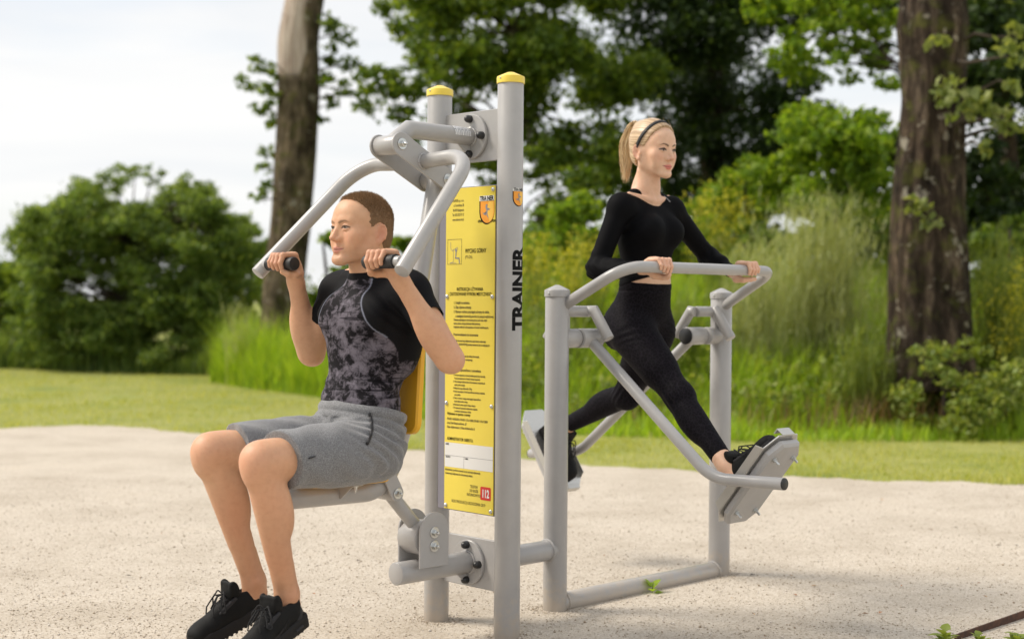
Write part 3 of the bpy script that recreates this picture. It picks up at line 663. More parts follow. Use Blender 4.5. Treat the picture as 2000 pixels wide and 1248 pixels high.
# ================================================================ sculpting kit: smooth unions of limbs on a grid, then surface nets
class Sdf:
    def __init__(s, lo, hi, h, fine=()):
        """fine: list of (axis, a, b, h) ranges with a finer step"""
        s.ax = []
        for i in range(3):
            cuts = [(lo[i], hi[i], h)]
            for ax, a, b, hf in fine:
                if ax == i:
                    new = []
                    for c0, c1, hh in cuts:
                        if b <= c0 or a >= c1: new.append((c0, c1, hh)); continue
                        if a > c0: new.append((c0, a, hh))
                        new.append((max(a, c0), min(b, c1), hf))
                        if b < c1: new.append((b, c1, hh))
                    cuts = new
            x = [np.arange(c0, c1-hh*.3, hh) for c0, c1, hh in cuts]; s.ax.append(np.concatenate(x+[np.array([hi[i]])]).astype(np.float32))
        s.d = np.full([len(a) for a in s.ax], .08, np.float32)
    def region(s, lo, hi):
        sl = tuple(slice(max(0, int(np.searchsorted(a, l))-1), int(np.searchsorted(a, h))+1) for a, l, h in zip(s.ax, lo, hi))
        X, Y, Z = (a[q] for a, q in zip(s.ax, sl)); return sl, X[:, None, None], Y[None, :, None], Z[None, None, :]
    def put(s, fn, lo, hi, k, op='u'):
        m_ = max(k, .006)*1.2+.006
        sl, X, Y, Z = s.region(np.asarray(lo)-m_, np.asarray(hi)+m_)
        o = s.d[sl]
        if o.size == 0: return
        d = fn(X, Y, Z)
        if op == 'u':
            h = np.clip(.5+.5*(o-d)/k, 0, 1); s.d[sl] = o+(d-o)*h-k*h*(1-h)
        elif op == 's':
            d = -d; h = np.clip(.5-.5*(o-d)/k, 0, 1); s.d[sl] = o+(d-o)*h+k*h*(1-h)
    def cone(s, a, b, ra, rb, k=.01, op='u', xf=None):
        a = np.array(a, float); b = np.array(b, float)
        if xf is not None: a, b, ra, rb, k = xf.p(a), xf.p(b), ra*xf.s, rb*xf.s, k*xf.s
        ab = b-a; L2 = max(ab @ ab, 1e-12); R = max(ra, rb)
        def fn(X, Y, Z):
            px, py, pz = X-np.float32(a[0]), Y-np.float32(a[1]), Z-np.float32(a[2])
            t = np.clip((px*np.float32(ab[0])+py*np.float32(ab[1])+pz*np.float32(ab[2]))/np.float32(L2), 0, 1)
            return np.sqrt((px-t*np.float32(ab[0]))**2+(py-t*np.float32(ab[1]))**2+(pz-t*np.float32(ab[2]))**2)-(ra+t*np.float32(rb-ra))
        s.put(fn, np.minimum(a, b)-R, np.maximum(a, b)+R, k, op)
    def chain(s, pts, rs, k=.008, op='u', xf=None):
        for i in range(len(pts)-1): s.cone(pts[i], pts[i+1], rs[i], rs[i+1], k, op, xf)
    def ell(s, c, r, k=.01, op='u', xf=None, rot=None):
        c = np.array(c, float); r = np.array(r, float); Rm = np.eye(3) if rot is None else np.array(rot)
        if xf is not None: c = xf.p(c); r = r*xf.s; k = k*xf.s; Rm = xf.R @ Rm
        iR = Rm.T.astype(np.float32); e = np.abs(Rm) @ r
        def fn(X, Y, Z):
            px, py, pz = X-np.float32(c[0]), Y-np.float32(c[1]), Z-np.float32(c[2])
            q = [iR[i, 0]*px+iR[i, 1]*py+iR[i, 2]*pz for i in range(3)]
            k0 = np.sqrt(sum((q[i]/np.float32(r[i]))**2 for i in range(3)))+1e-6
            k1 = np.sqrt(sum((q[i]/np.float32(r[i]**2))**2 for i in range(3)))+1e-6
            return k0*(k0-1)/k1
        s.put(fn, c-e, c+e, k, op)
    def clip(s, fn, k=0.0):
        """keep only where fn < 0"""
        X, Y, Z = (a for a in s.ax); s.d = np.maximum(s.d, fn(X[:, None, None], Y[None, :, None], Z[None, None, :]).astype(np.float32))
    def carve(s, fn, lo, hi):
        """add fn (displacement in metres) to the field inside a box"""
        sl, X, Y, Z = s.region(np.asarray(lo), np.asarray(hi)); s.d[sl] = s.d[sl]+fn(X, Y, Z).astype(np.float32)
    def mesh(s):
        d = s.d; neg = d < 0
        c = np.zeros([n-1 for n in d.shape], np.uint8)
        for i in (0, 1):
            for j in (0, 1):
                for k in (0, 1): c += neg[i:i+c.shape[0], j:j+c.shape[1], k:k+c.shape[2]]
        flat = np.flatnonzero((c > 0) & (c < 8)); I = np.stack(np.unravel_index(flat, c.shape), 1)
        acc = np.zeros((len(I), 3), np.float32); cnt = np.zeros(len(I), np.float32)
        cor = [(i, j, k) for i in (0, 1) for j in (0, 1) for k in (0, 1)]
        val = {o: d[I[:, 0]+o[0], I[:, 1]+o[1], I[:, 2]+o[2]] for o in cor}
        for o in cor:
            for ax in range(3):
                if o[ax] == 0:
                    o2 = tuple(v+(1 if i == ax else 0) for i, v in enumerate(o)); v1, v2 = val[o], val[o2]; x = (v1 < 0) != (v2 < 0)
                    t = np.where(x, v1/np.where(x, v1-v2, 1), 0)
                    p = np.tile(np.array(o, np.float32), (len(I), 1)); p[:, ax] += t; acc += p*x[:, None]; cnt += x
        P = I+acc/cnt[:, None]
        V = np.stack([np.interp(P[:, i], np.arange(len(s.ax[i])), s.ax[i]) for i in range(3)], 1)
        F = []; sh = c.shape
        for ax in range(3):
            b1, b2 = (ax+1) % 3, (ax+2) % 3
            lo = [slice(1, -1)]*3; lo[ax] = slice(0, -1); hi = list(lo); hi[ax] = slice(1, None)
            A, B = neg[tuple(lo)], neg[tuple(hi)]
            E = np.argwhere(A != B); s0 = A[tuple(E.T)]
            off = np.ones(3, int); off[ax] = 0; E = E+off
            q = []
            for da, db in ((1, 1), (0, 1), (0, 0), (1, 0)):
                C_ = E.copy(); C_[:, b1] -= da; C_[:, b2] -= db; q.append(np.searchsorted(flat, np.ravel_multi_index(C_.T, sh)))
            q = np.stack(q, 1); q[~s0] = q[~s0][:, ::-1]; F.append(q)
        return V, np.concatenate(F)
class Xf:
    """place a canonical piece: p -> R p s + t"""
    def __init__(s, t, R=np.eye(3), sc=1.0): s.t = np.array(t, float); s.R = np.array(R, float); s.s = sc
    def p(s, a): return s.R @ np.array(a, float)*s.s+s.t
    def inv(s, V): return ((V-s.t) @ s.R)/s.s
def rotm(ax, deg): return np.array(Matrix.Rotation(rad(deg), 3, ax))
def smooth_mesh(V, F, it=2, lam=.5):
    n = len(V); E = np.concatenate([F[:, [0, 1]], F[:, [1, 2]], F[:, [2, 3]], F[:, [3, 0]]])
    for _ in range(it):
        acc = np.zeros((n, 3)); cnt = np.zeros(n)
        for a, b in ((0, 1), (1, 0)):
            for q in range(3): acc[:, q] += np.bincount(E[:, a], V[E[:, b], q], n)
            cnt += np.bincount(E[:, a], minlength=n)
        V = V+lam*(acc/np.maximum(cnt, 1)[:, None]-V)
    return V
def sculpt_obj(name, S, mt, parent, paint_fn=None, smooth=1, label=None):
    V, F = S.mesh() if isinstance(S, Sdf) else S
    if smooth: V = smooth_mesh(V, F, smooth)
    me = make_mesh(name, V-BASES[root_of(parent).name], F, mt)
    if paint_fn is not None:
        C4 = np.ones((len(V), 4), np.float32); C4[:, :paint_fn_dim(paint_fn, V)[1]] = paint_fn_dim(paint_fn, V)[0]
        a = me.color_attributes.new('col', 'FLOAT_COLOR', 'POINT'); a.data.foreach_set('color', C4.ravel())
    o = link(name, me, parent)
    if label: o['label'] = label
    return o
def paint_fn_dim(f, V):
    c = f(V); return c, c.shape[1]
def sstep(x, a, b): t = np.clip((x-a)/(b-a), 0, 1); return t*t*(3-2*t)
def seg_dist(V, a, b):
    a = np.array(a, float); b = np.array(b, float); ab = b-a; t = np.clip(((V-a) @ ab)/(ab @ ab), 0, 1); return np.linalg.norm(V-a-t[:, None]*ab, axis=1)
def poly_dist(V, pts): return np.min([seg_dist(V, pts[i], pts[i+1]) for i in range(len(pts)-1)], 0)
def vnoise(V, sc, seed=0):
    """cheap smooth value noise for painting"""
    r = np.random.default_rng(seed); o = np.zeros(len(V))
    for _ in range(7): k = r.normal(size=3); o += np.sin(V @ (k/np.linalg.norm(k))*sc*r.uniform(.6, 1.6)+r.uniform(0, 6.28))
    return o/7

# ---------------------------------------------------------------- a head (canonical: face to -y, left +x, origin at eye level)
def sculpt_head(S, X, fem=False):
    f = 1.0 if fem else 0.0
    S.ell((0, .010, .028), (.0765, .0985, .0845), .02, xf=X)                      # cranium
    S.ell((0, -.030, -.030), (.0600-.002*f, .0540, .0720), .03, xf=X)             # face mass
    S.ell((0, -.046, .036), (.056, .038, .046), .03, xf=X)                        # forehead
    for sx in (-1, 1):
        jx = .0530-.007*f
        S.cone((sx*jx, .004, -.058), (sx*.018, -.074, -.0985), .0225-.004*f, .0170-.002*f, .022, xf=X)     # jaw
        S.cone((sx*jx, .004, -.058), (sx*.056, .006, -.012), .0190, .018, .02, xf=X)
        S.ell((sx*.0445, -.057, -.024), (.023, .021, .021), .024, xf=X)          # cheekbone
        S.ell((sx*.033, -.062, -.052), (.024, .019, .028), .022, xf=X)           # cheek
        S.cone((sx*.012, -.0835, .0185), (sx*.040, -.0715, .0200), .0105-.003*f, .0100-.002*f, .014, xf=X)  # brow ridge
    S.ell((0, -.081, -.1000), (.0225-.006*f, .0165, .0165-.001*f), .016, xf=X)          # chin
    S.ell((0, -.076, -.070), (.024, .0165, .018), .018, xf=X)                    # muzzle
    for sx in (-1, 1):                                                           # eye sockets
        S.ell((sx*.0315, -.0965, -.0010), (.0165, .0145, .0105), .012, 's', xf=X)
    nw = .92 if fem else 1.0
    S.cone((0, -.0860, .0080), (0, -.1035, -.0240), .0075*nw, .0082*nw, .010, xf=X)   # nose
    S.ell((0, -.1085, -.0345), (.0108*nw, .0112, .0092), .008, xf=X)
    for sx in (-1, 1): S.cone((sx*.0085, -.0790, .0000), (sx*.0125, -.0850, -.0300), .0085, .0095, .012, xf=X)
    for sx in (-1, 1): S.ell((sx*.0112*nw, -.0955, -.0385), (.0072*nw, .0092, .0070), .006, xf=X)
    S.cone((0, -.089, -.040), (0, -.100, -.041), .0065, .006, .006, xf=X)
    for sx in (-1, 1): S.ell((sx*.0058, -.1010, -.0452), (.0032, .0046, .0028), .003, 's', xf=X)   # nostrils
    for sx in (-1, 1):                                                           # eyeball and lids
        S.ell((sx*.0310, -.0750, -.0010), (.0128, .0122, .0120), .003, xf=X)
        S.chain([(sx*.0185, -.0808, -.0020), (sx*.0245, -.0862, .0040), (sx*.0315, -.0875, .0055), (sx*.0390, -.0840, .0040), (sx*.0450, -.0765, -.0015)], [.0022, .0027, .0030, .0029, .0022], .004, xf=X)
        S.chain([(sx*.0190, -.0808, -.0040), (sx*.0260, -.0848, -.0078), (sx*.0330, -.0850, -.0086), (sx*.0400, -.0812, -.0066), (sx*.0450, -.0765, -.0025)], [.0017, .0021, .0023, .0022, .0018], .004, xf=X)
    fl = 1.12 if fem else 1.0                                                    # lips
    up = [(-.0245, -.0805, -.0665), (-.0120, -.0908, -.0662), (-.0040, -.0945, -.0642), (0, -.0945, -.0650), (.0040, -.0945, -.0642), (.0120, -.0908, -.0662), (.0245, -.0805, -.0665)]
    S.chain(up, [.0022*fl, .0040*fl, .0047*fl, .0046*fl, .0047*fl, .0040*fl, .0022*fl], .004, xf=X)
    lowl = [(-.0210, -.0818, -.0695), (-.0100, -.0895, -.0745), (0, -.0925, -.0755), (.0100, -.0895, -.0745), (.0210, -.0818, -.0695)]
    S.chain(lowl, [.0024*fl, .0048*fl, .0055*fl, .0048*fl, .0024*fl], .004, xf=X)
    S.chain([(-.0270, -.0840, -.0655), (-.0110, -.0985, -.0700), (0, -.1010, -.0698), (.0110, -.0985, -.0700), (.0270, -.0840, -.0655)], [.0012, .0018, .0018, .0018, .0012], .0025, 's', xf=X)
    S.ell((0, -.0965, -.0855), (.013, .007, .0048), .010, 's', xf=X)
    for sx in (-1, 1):                                                           # ears
        R = rotm('X', -12) @ rotm('Z', sx*-22)
        S.ell((sx*.0775, .018, -.016), (.0062, .0175, .0310), .006, xf=X, rot=R)
        rim = []
        for k in range(9):
            a = rad(-60+k*33); q = R @ np.array([sx*.004, .0165*math.cos(a+.6), .029*math.sin(a+.6)]); rim.append(np.array([sx*.0785, .018, -.016])+q)
        S.chain(rim, [.0030]*9, .003, xf=X)
        S.ell((sx*.0860, .0125, -.0175), (.0085, .0092, .0150), .005, 's', xf=X, rot=R)
        S.ell((sx*.0770, .0040, -.0210), (.0050, .0045, .0065), .004, xf=X)
        S.ell((sx*.0785, .0090, -.0430), (.0048, .0075, .0075), .005, xf=X)
def paint_head(V, X, C, fem, brow, lip, iris):
    """colours of the face: brows, lips, eyes with lid shade painted in, blush"""
    q = X.inv(V); ax = np.abs(q[:, 0]); near = (np.abs(q[:, 2]) < .14) & (q[:, 1] < .2)
    qa = q.copy(); qa[:, 0] = ax
    def mixin(w, c): 
        w = np.where(near, w, 0)[:, None]; C[:] = C*(1-w)+np.array(c)[None]*w
    front = q[:, 1] < -.02
    ch = np.exp(-((ax-.044)/.022)**2-((q[:, 2]+.030)/.022)**2)*front
    mixin(ch*(.34 if fem else .22), (.62, .25, .17))
    mixin(np.exp(-((ax)/.014)**2-((q[:, 2]+.036)/.012)**2)*front*.25, (.60, .24, .17))
    eard = np.exp(-((ax-.083)/.010)**2-((q[:, 1]-.018)/.022)**2-((q[:, 2]+.016)/.034)**2)
    mixin(eard*.45, (.62, .22, .15))
    if not fem:
        beard = sstep(-q[:, 2], .045, .085)*sstep(-q[:, 1], -.035, .03)*.20; mixin(beard, (.30, .19, .13))
    # brows
    bl = [(.0125, -.088, .0135), (.0220, -.087, .0175), (.0340, -.080, .0195), (.0480, -.066, .0145)] if not fem else [(.0130, -.088, .0150), (.0220, -.087, .0195), (.0345, -.080, .0225), (.0490, -.066, .0165)]
    bd = poly_dist(qa*[1, .12, 1], np.array(bl)*[1, .12, 1]); th = np.interp(ax, [.012, .022, .048], [.0034, .0038, .0016])
    mixin((1-sstep(bd, th*.6, th*1.35))*front*(.92 if fem else .80), brow)
    # lips
    lu = [(0, -.0985, -.0655), (.0120, -.094, -.0666), (.0245, -.083, -.0668)]; ll = [(0, -.0975, -.0755), (.0100, -.0945, -.0742), (.0210, -.0845, -.0692)]
    d1 = poly_dist(qa*[1, .3, 1], np.array(lu)*[1, .3, 1]); d2 = poly_dist(qa*[1, .3, 1], np.array(ll)*[1, .3, 1])
    t1 = np.interp(ax, [0, .01, .024], [.0052, .0050, .0022]); t2 = np.interp(ax, [0, .01, .021], [.0064, .0058, .0022])
    lw = np.maximum(1-sstep(d1, t1*.75, t1*1.25), 1-sstep(d2, t2*.75, t2*1.25))*(q[:, 1] < -.07)
    mixin(lw*(.88 if fem else .75), lip)
    sd = poly_dist(qa*[1, .3, 1], np.array([(0, -.097, -.0700), (.012, -.093, -.0698), (.0265, -.083, -.0660)])*[1, .3, 1]); mixin((1-sstep(sd, .0008, .0022))*(q[:, 1] < -.07)*.8, (.16, .05, .04))
    # eyes: white darkened for lid shade, iris, pupil, lid shadow and lash line
    ex, ez = .0315, -.0012
    lo = -.0088+.35*np.abs(ax-ex)**1.5*5; hi_ = (.0036 if fem else .0026)-np.abs(ax-ex)**2*22
    inside = (ax > .0185) & (ax < .0452) & (q[:, 2] < hi_) & (q[:, 2] > (-.0058 if fem else -.0048)+np.abs(ax-ex)**2*18) & (q[:, 1] < -.06)
    mixin(inside*.95, (.30, .255, .235))
    ir = np.hypot(ax-ex, (q[:, 2]+.0005)); mixin(inside*(1-sstep(ir, .0052, .0062)), iris); mixin(inside*(1-sstep(ir, .0022, .003)), (.01, .01, .01))
    lash = [(.0180, -.081, -.0025), (.0245, -.0885, .0030), (.0315, -.0900, .0046), (.0390, -.0865, .0032), (.0470, -.0760, -.0010)]
    ld = poly_dist(qa*[1, .15, 1], np.array(lash)*[1, .15, 1]); w = .0032 if fem else .0024
    mixin((1-sstep(ld, w*.5, w*1.15))*front*(.97 if fem else .85), (.025, .016, .013))
    l2 = [(.0240, -.0848, -.0066), (.0330, -.0852, -.0074), (.0440, -.0775, -.0040)]
    mixin((1-sstep(poly_dist(qa*[1, .35, 1], np.array(l2)*[1, .35, 1]), .0006, .0018))*front*(.55 if fem else .35), (.10, .05, .04))
    return C
# ---------------------------------------------------------------- a hand closed round a bar
def grip_hand(S, c, e, u, w, R, sc=1.0, wrist=None, thumb=None, spread=1.0):
    """c bar centre under the palm, e along the bar to the thumb side, u to the knuckles, w the way the fingers wrap"""
    c, e, u, w = (np.array(q, float) for q in (c, e, u, w))
    def at(off, ph, r): return c+e*off+(u*math.cos(rad(ph))+w*math.sin(rad(ph)))*r
    offs = np.array([.0315, .0105, -.0105, -.0300])*sc*spread; frs = np.array([.0088, .0091, .0087, .0077])*sc
    wr = np.array(wrist) if wrist is not None else at(0, -104, .082*sc)
    tips = []
    for i in range(4):
        o, fr = offs[i], frs[i]; b = [2, 6, 1, -8][i]
        P = [at(o*.92, -38+b*.4, R+.021*sc), at(o, 42+b, R+fr+.0035), at(o, 92+b, R+fr), at(o, 128+b*1.5, R+fr-.001)]
        S.cone(wr+e*o*.55+(P[0]-wr)*.25, P[0], .0125*sc, .0118*sc, .014)
        S.chain(P, [fr*1.22, fr*1.10, fr*.97, fr*.84], .0028)
        S.ell(P[1], (fr*1.13,)*3, .003); tips.append(P[3])
    S.ell((wr+at(0, -38, R+.016))/2+w*-.002, np.abs(e)*.034*sc+np.abs(u)*.020*sc+np.abs(w)*.024*sc, .02)
    T = thumb or [(.022, -112, .058), (.044, -140, R+.020), (.040, -178, R+.0135), (.031, -206, R+.0125)]
    tp = [at(o*sc, ph, r if i else r*sc) for i, (o, ph, r) in enumerate(T)]
    S.cone(wr+e*.012, tp[0], .016*sc, .016*sc, .014); S.chain(tp, [.0160*sc, .0125*sc, .0108*sc, .0092*sc], .005)
    return wr, tips, tp
def skin_mat(name, tint=(1, 1, 1)):
    M = mat(name, (.5, .3, .2), .52)
    a = N(M, 'ShaderNodeVertexColor', layer_name='col'); n1 = noise(M, 55, 5, .6); n2 = noise(M, 420, 3)
    v = ramp(M, n1, [(.28, (.94, .91, .89)), (.5, (1, 1, 1)), (.72, (1.04, 1.04, 1.04))])
    x = N(M, 'ShaderNodeMix', data_type='RGBA', blend_type='MULTIPLY'); x.inputs[0].default_value = 1; L(M, a.outputs[0], x.inputs[6]); L(M, v, x.inputs[7])
    b = BS(M); L(M, x.outputs[2], b.inputs['Base Color']); bump(M, n2, .14, .0015)
    b.inputs['Subsurface Weight'].default_value = .18; b.inputs['Subsurface Radius'].default_value = (.012, .005, .003); b.inputs['Subsurface Scale'].default_value = 1.0
    b.inputs['Specular IOR Level'].default_value = .42
    return M
M_skin_m = skin_mat('skin_man'); M_skin_w = skin_mat('skin_woman')
# ================================================================ the man on the pull-down seat
man = thing('person', 'man in dark printed shirt and grey shorts sitting and pulling handle bars down', 'person', (0, -.62, .582))
SHO = {s: np.array([s*.188, -.447, 1.178]) for s in (-1, 1)}
ELB = {-1: np.array([-.330, -.452, .968]), 1: np.array([.338, -.415, .968])}
GRP = {s: np.array([s*.258, -.6285, 1.268]) for s in (-1, 1)}
WRI = {-1: np.array([-.262, -.572, 1.222]), 1: np.array([.268, -.568, 1.222])}
HIP = {s: np.array([s*.092, -.515, .672]) for s in (-1, 1)}
KNE = {-1: np.array([-.150, -.966, .674]), 1: np.array([.150, -.990, .672])}
ANK = {-1: np.array([-.122, -.826, .258]), 1: np.array([.112, -.868, .258])}
HX = Xf((.0, -.500, 1.380), rotm('Z', -2) @ rotm('X', -2), 1.035)
def man_torso(S, g=0.0):
    E3 = lambda c, r, k: S.ell(c, np.array(r)+g, k)
    E3((0, -.495, .680), (.152, .108, .095), .04)
    E3((0, -.500, .800), (.154, .104, .150), .04)
    E3((0, -.468, 1.010), (.158, .113, .185), .05)
    E3((0, -.455, 1.100), (.168, .108, .120), .05)
    for s in (-1, 1):
        E3((s*.070, -.540, 1.098), (.082, .040, .062), .04)
        E3((s*.122, -.425, 1.040), (.052, .070, .130), .04)
        S.cone((s*.035, -.435, 1.245), (s*.150, -.440, 1.200), .038+g, .050+g, .04)
        E3(SHO[s]+[s*.004, 0, -.004], (.058, .060, .064), .03)
    S.cone((-.13, -.440, 1.172), (.13, -.440, 1.172), .058+g, .058+g, .03)
def man_upper_arm(S, s, g=0.0, t=1.0):
    a, b = SHO[s], SHO[s]+(ELB[s]-SHO[s])*t
    S.cone(a, b, .050+g, .050+g+(.043-.050)*t, .02)
    mid = SHO[s]*.52+ELB[s]*.48; d = nrm(ELB[s]-SHO[s])
    S.cone(mid-d*.05+[0, -.012, 0], mid+d*.045+[0, -.014, 0], .036+g, .034+g, .02)
    S.cone(mid-d*.06+[0, .012, 0], mid+d*.03+[0, .012, 0], .034+g, .030+g, .02)
def man_thigh(S, s, g=0.0, t=1.0, flare=0.0):
    a, b = HIP[s], HIP[s]+(KNE[s]-HIP[s])*t
    S.cone(a, b, .088+g, .088+(.058-.088)*t+g+flare, .03)
    m1 = HIP[s]*.5+KNE[s]*.5; S.ell(m1+[s*.008, .06, .000], np.array((.078, .19, .070))+g, .04)
S = Sdf((-.40, -1.08, .12), (.41, -.32, 1.52), .0034, [(2, 1.225, 1.515, .0021), (1, -.68, -.50, .0024)])
man_torso(S)
S.chain([(0, -.440, 1.195), (0, -.462, 1.26), (0, -.480, 1.330)], [.066, .0605, .0590], .03)
for s in (-1, 1):
    S.cone((s*.016, -.492, 1.205), (s*.046, -.478, 1.330), .012, .016, .03)
    man_upper_arm(S, s)
    el, wr = ELB[s], WRI[s]; d = nrm(wr-el); Lf = np.linalg.norm(wr-el)
    S.cone(el, wr, .042, .0265, .018)
    S.ell(el+[0, .014, -.010], (.030, .027, .028), .02)                    # point of the elbow
    R = np.stack([np.cross(nrm(np.cross([1, 0, 0], d)), d), nrm(np.cross([1, 0, 0], d)), d], 1)
    S.ell(el+d*Lf*.30+np.array([s*.006, -.010, 0]), (.043, .040, .095), .025, rot=R)
    S.ell(el+d*Lf*.26+np.array([-s*.010, .004, 0]), (.036, .040, .085), .025, rot=R)
    S.ell(wr-d*.012, (.0315, .0225, .035), .018, rot=R)
    S.cone(wr-d*.10+[-s*.008, -.012, 0], wr-d*.01+[-s*.005, -.012, 0], .012, .0065, .008)
    grip_hand(S, GRP[s], (-s, 0, 0), (0, .17, .985), (0, -.985, .17), .0205, 1.04, wrist=wr+d*.008)
    man_thigh(S, s)
    kn, an = KNE[s], ANK[s]; d = nrm(an-kn)
    S.cone(kn, an, .052, .0335, .022)
    S.ell(kn+[0, -.018, .006], (.042, .036, .042), .03); S.ell(kn+[0, -.030, -.036], (.028, .022, .034), .03); S.ell(kn+[0, .04, .014], (.056, .07, .046), .03)
    S.cone(kn+d*.06+[0, -.006, 0], kn+d*.30+[0, -.004, 0], .042, .029, .02)
    R = np.stack([[1, 0, 0], np.cross(d, [1, 0, 0]), d], 1)
    S.ell(kn+d*.135+[s*.010, .030, 0], (.040, .037, .098), .025, rot=R); S.ell(kn+d*.150+[-s*.016, .028, 0], (.038, .036, .092), .025, rot=R)
    S.cone(an-d*.10+[0, .022, 0], an+[0, .030, .0], .016, .013, .015)
    S.ell(an+[s*.026, .004, -.004], (.012, .014, .015), .010); S.ell(an+[-s*.026, -.002, .002], (.012, .014, .015), .010)
    S.cone(an, an+[0, -.016, -.060], .034, .026, .02); S.ell(an+[0, .018, -.040], (.026, .03, .03), .02)
sculpt_head(S, HX)
def man_col(V):
    C = np.tile(np.array([.610, .340, .205]), (len(V), 1))
    C *= (1+.05*vnoise(V, 40, 3))[:, None]*(1+np.array([.02, -.06, -.07])*vnoise(V, 22, 9)[:, None])
    for s in (-1, 1):
        for p, r, w in ((KNE[s]+np.array([0, -.04, 0]), .045, .30), (ELB[s]+np.array([0, .03, -.02]), .035, .25), (ANK[s]+np.array([s*.02, .0, 0]), .03, .35), (GRP[s]+np.array([0, -.02, .02]), .05, .28)):
            k = (np.exp(-(np.linalg.norm(V-p, axis=1)/r)**2)*w)[:, None]; C = C*(1-k)+np.array([.60, .255, .175])*k
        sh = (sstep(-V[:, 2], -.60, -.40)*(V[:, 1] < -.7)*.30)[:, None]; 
        C = C*(1-sh)+np.array([.470, .225, .118])*sh  # lower legs painted a darker tan to stand in for their shading
    hx = HX.inv(V); scalp = sstep(hx[:, 2]+.75*hx[:, 1], .0, .05)*(np.abs(hx[:, 2]) < .15)*(hx[:, 2] > -.06)
    C = paint_head(V, HX, C, False, (.20, .11, .055), (.56, .22, .18), (.10, .085, .06))
    return C
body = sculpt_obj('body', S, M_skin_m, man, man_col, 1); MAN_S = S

# ---- cropped hair: a cap of short stubble hair with strands
M_hair_m = mat('short_brown_hair', (.16, .085, .045), .6)
_gi = N(M_hair_m, 'ShaderNodeNewGeometry'); L(M_hair_m, ramp(M_hair_m, _gi.outputs['Random Per Island'], [(0, (.23, .135, .068)), (.5, (.330, .200, .105)), (1, (.50, .33, .185))]), BS(M_hair_m).inputs['Base Color'])
bump(M_hair_m, noise(M_hair_m, 700, 2), .6, .003)
def hairline(q):
    """<0 inside the haired part of a canonical head, metres"""
    ax = np.abs(q[:, 0])
    front = -.066+1.6*np.maximum(ax-.028, 0)                       # forward limit on top
    top = q[:, 1]*-1+front*1.0
    side_y = np.interp(q[:, 2], [-.10, -.070, -.045, -.020, .0, .018, .040, .066, .09], [.060, .050, .036, .006, -.016, -.022, -.020, -.034, -.062])
    d = side_y-q[:, 1]
    d = np.where(q[:, 2] > .088, np.maximum(front-q[:, 1], -.05), d)
    return np.maximum(d, -(q[:, 2]+.088))
S = Sdf((-.12, -.64, 1.27), (.12, -.36, 1.53), .0024)
S.ell((0, .010, .028), (.0780, .1000, .0862), .02, xf=HX); S.ell((0, -.044, .038), (.056, .038, .047), .03, xf=HX); S.ell((0, .030, -.030), (.066, .075, .060), .03, xf=HX)
def _hl(X, Y, Z):
    G = np.stack(np.broadcast_arrays(X, Y, Z), -1).reshape(-1, 3); q = HX.inv(G); d = hairline(q)+.004*np.sin(q[:, 0]*420)*np.sin(q[:, 2]*350+1)
    ear = .028-np.hypot((q[:, 1]-.016)/1.0, (q[:, 2]+.018)/1.35)
    d = np.maximum(d, np.where(np.abs(q[:, 0]) > .045, ear, -1))
    return d.reshape(np.broadcast(X, Y, Z).shape)*.9
S.clip(_hl)
Vh, Fh = S.mesh(); Vh = smooth_mesh(Vh, Fh, 2)
def strands(P, D, Ln, w, rng, lift=0.0):
    """thin triangles standing on points P along D"""
    n = len(P); side = np.cross(D, rng.normal(size=(n, 3))); side /= np.linalg.norm(side, axis=1)[:, None]+1e-9
    V = np.stack([P-side*w[:, None], P+side*w[:, None], P+D*Ln[:, None]], 1).reshape(-1, 3)
    return V, np.arange(n*3).reshape(-1, 3)
def face_pts(V, F, n, rng):
    A = V[F]; c = np.cross(A[:, 2]-A[:, 0], A[:, 3]-A[:, 1]); ar = np.linalg.norm(c, axis=1); k = rng.choice(len(F), n, p=ar/ar.sum())
    w = rng.dirichlet([1, 1, 1, 1], n); P = np.einsum('nk,nkd->nd', w, A[k]); return P, c[k]/(ar[k][:, None]+1e-12)
P, Nn = face_pts(Vh, Fh, 42000, RNG); qh = HX.inv(P)
outer = ((P-HX.p((0, .01, .0)))*Nn).sum(1) > .03
P, Nn, qh = P[outer], Nn[outer], qh[outer]
comb = HX.R @ np.array([0, -.75, .25]); D = Nn+comb*.55+RNG.normal(size=P.shape)*.22; D /= np.linalg.norm(D, axis=1)[:, None]
Ln = np.interp(qh[:, 2], [-.05, .03, .07, .10], [.004, .0055, .010, .012])*RNG.uniform(.6, 1.2, len(P))
Vs, Fs = strands(P-Nn*.002, D, Ln, np.full(len(P), .0008), RNG)
me_hair = make_mesh('hair', np.concatenate([Vh, Vs])-BASES[man.name], [tuple(f) for f in Fh.tolist()]+[tuple(f) for f in (Fs+len(Vh)).tolist()], M_hair_m)
link('hair', me_hair, man)

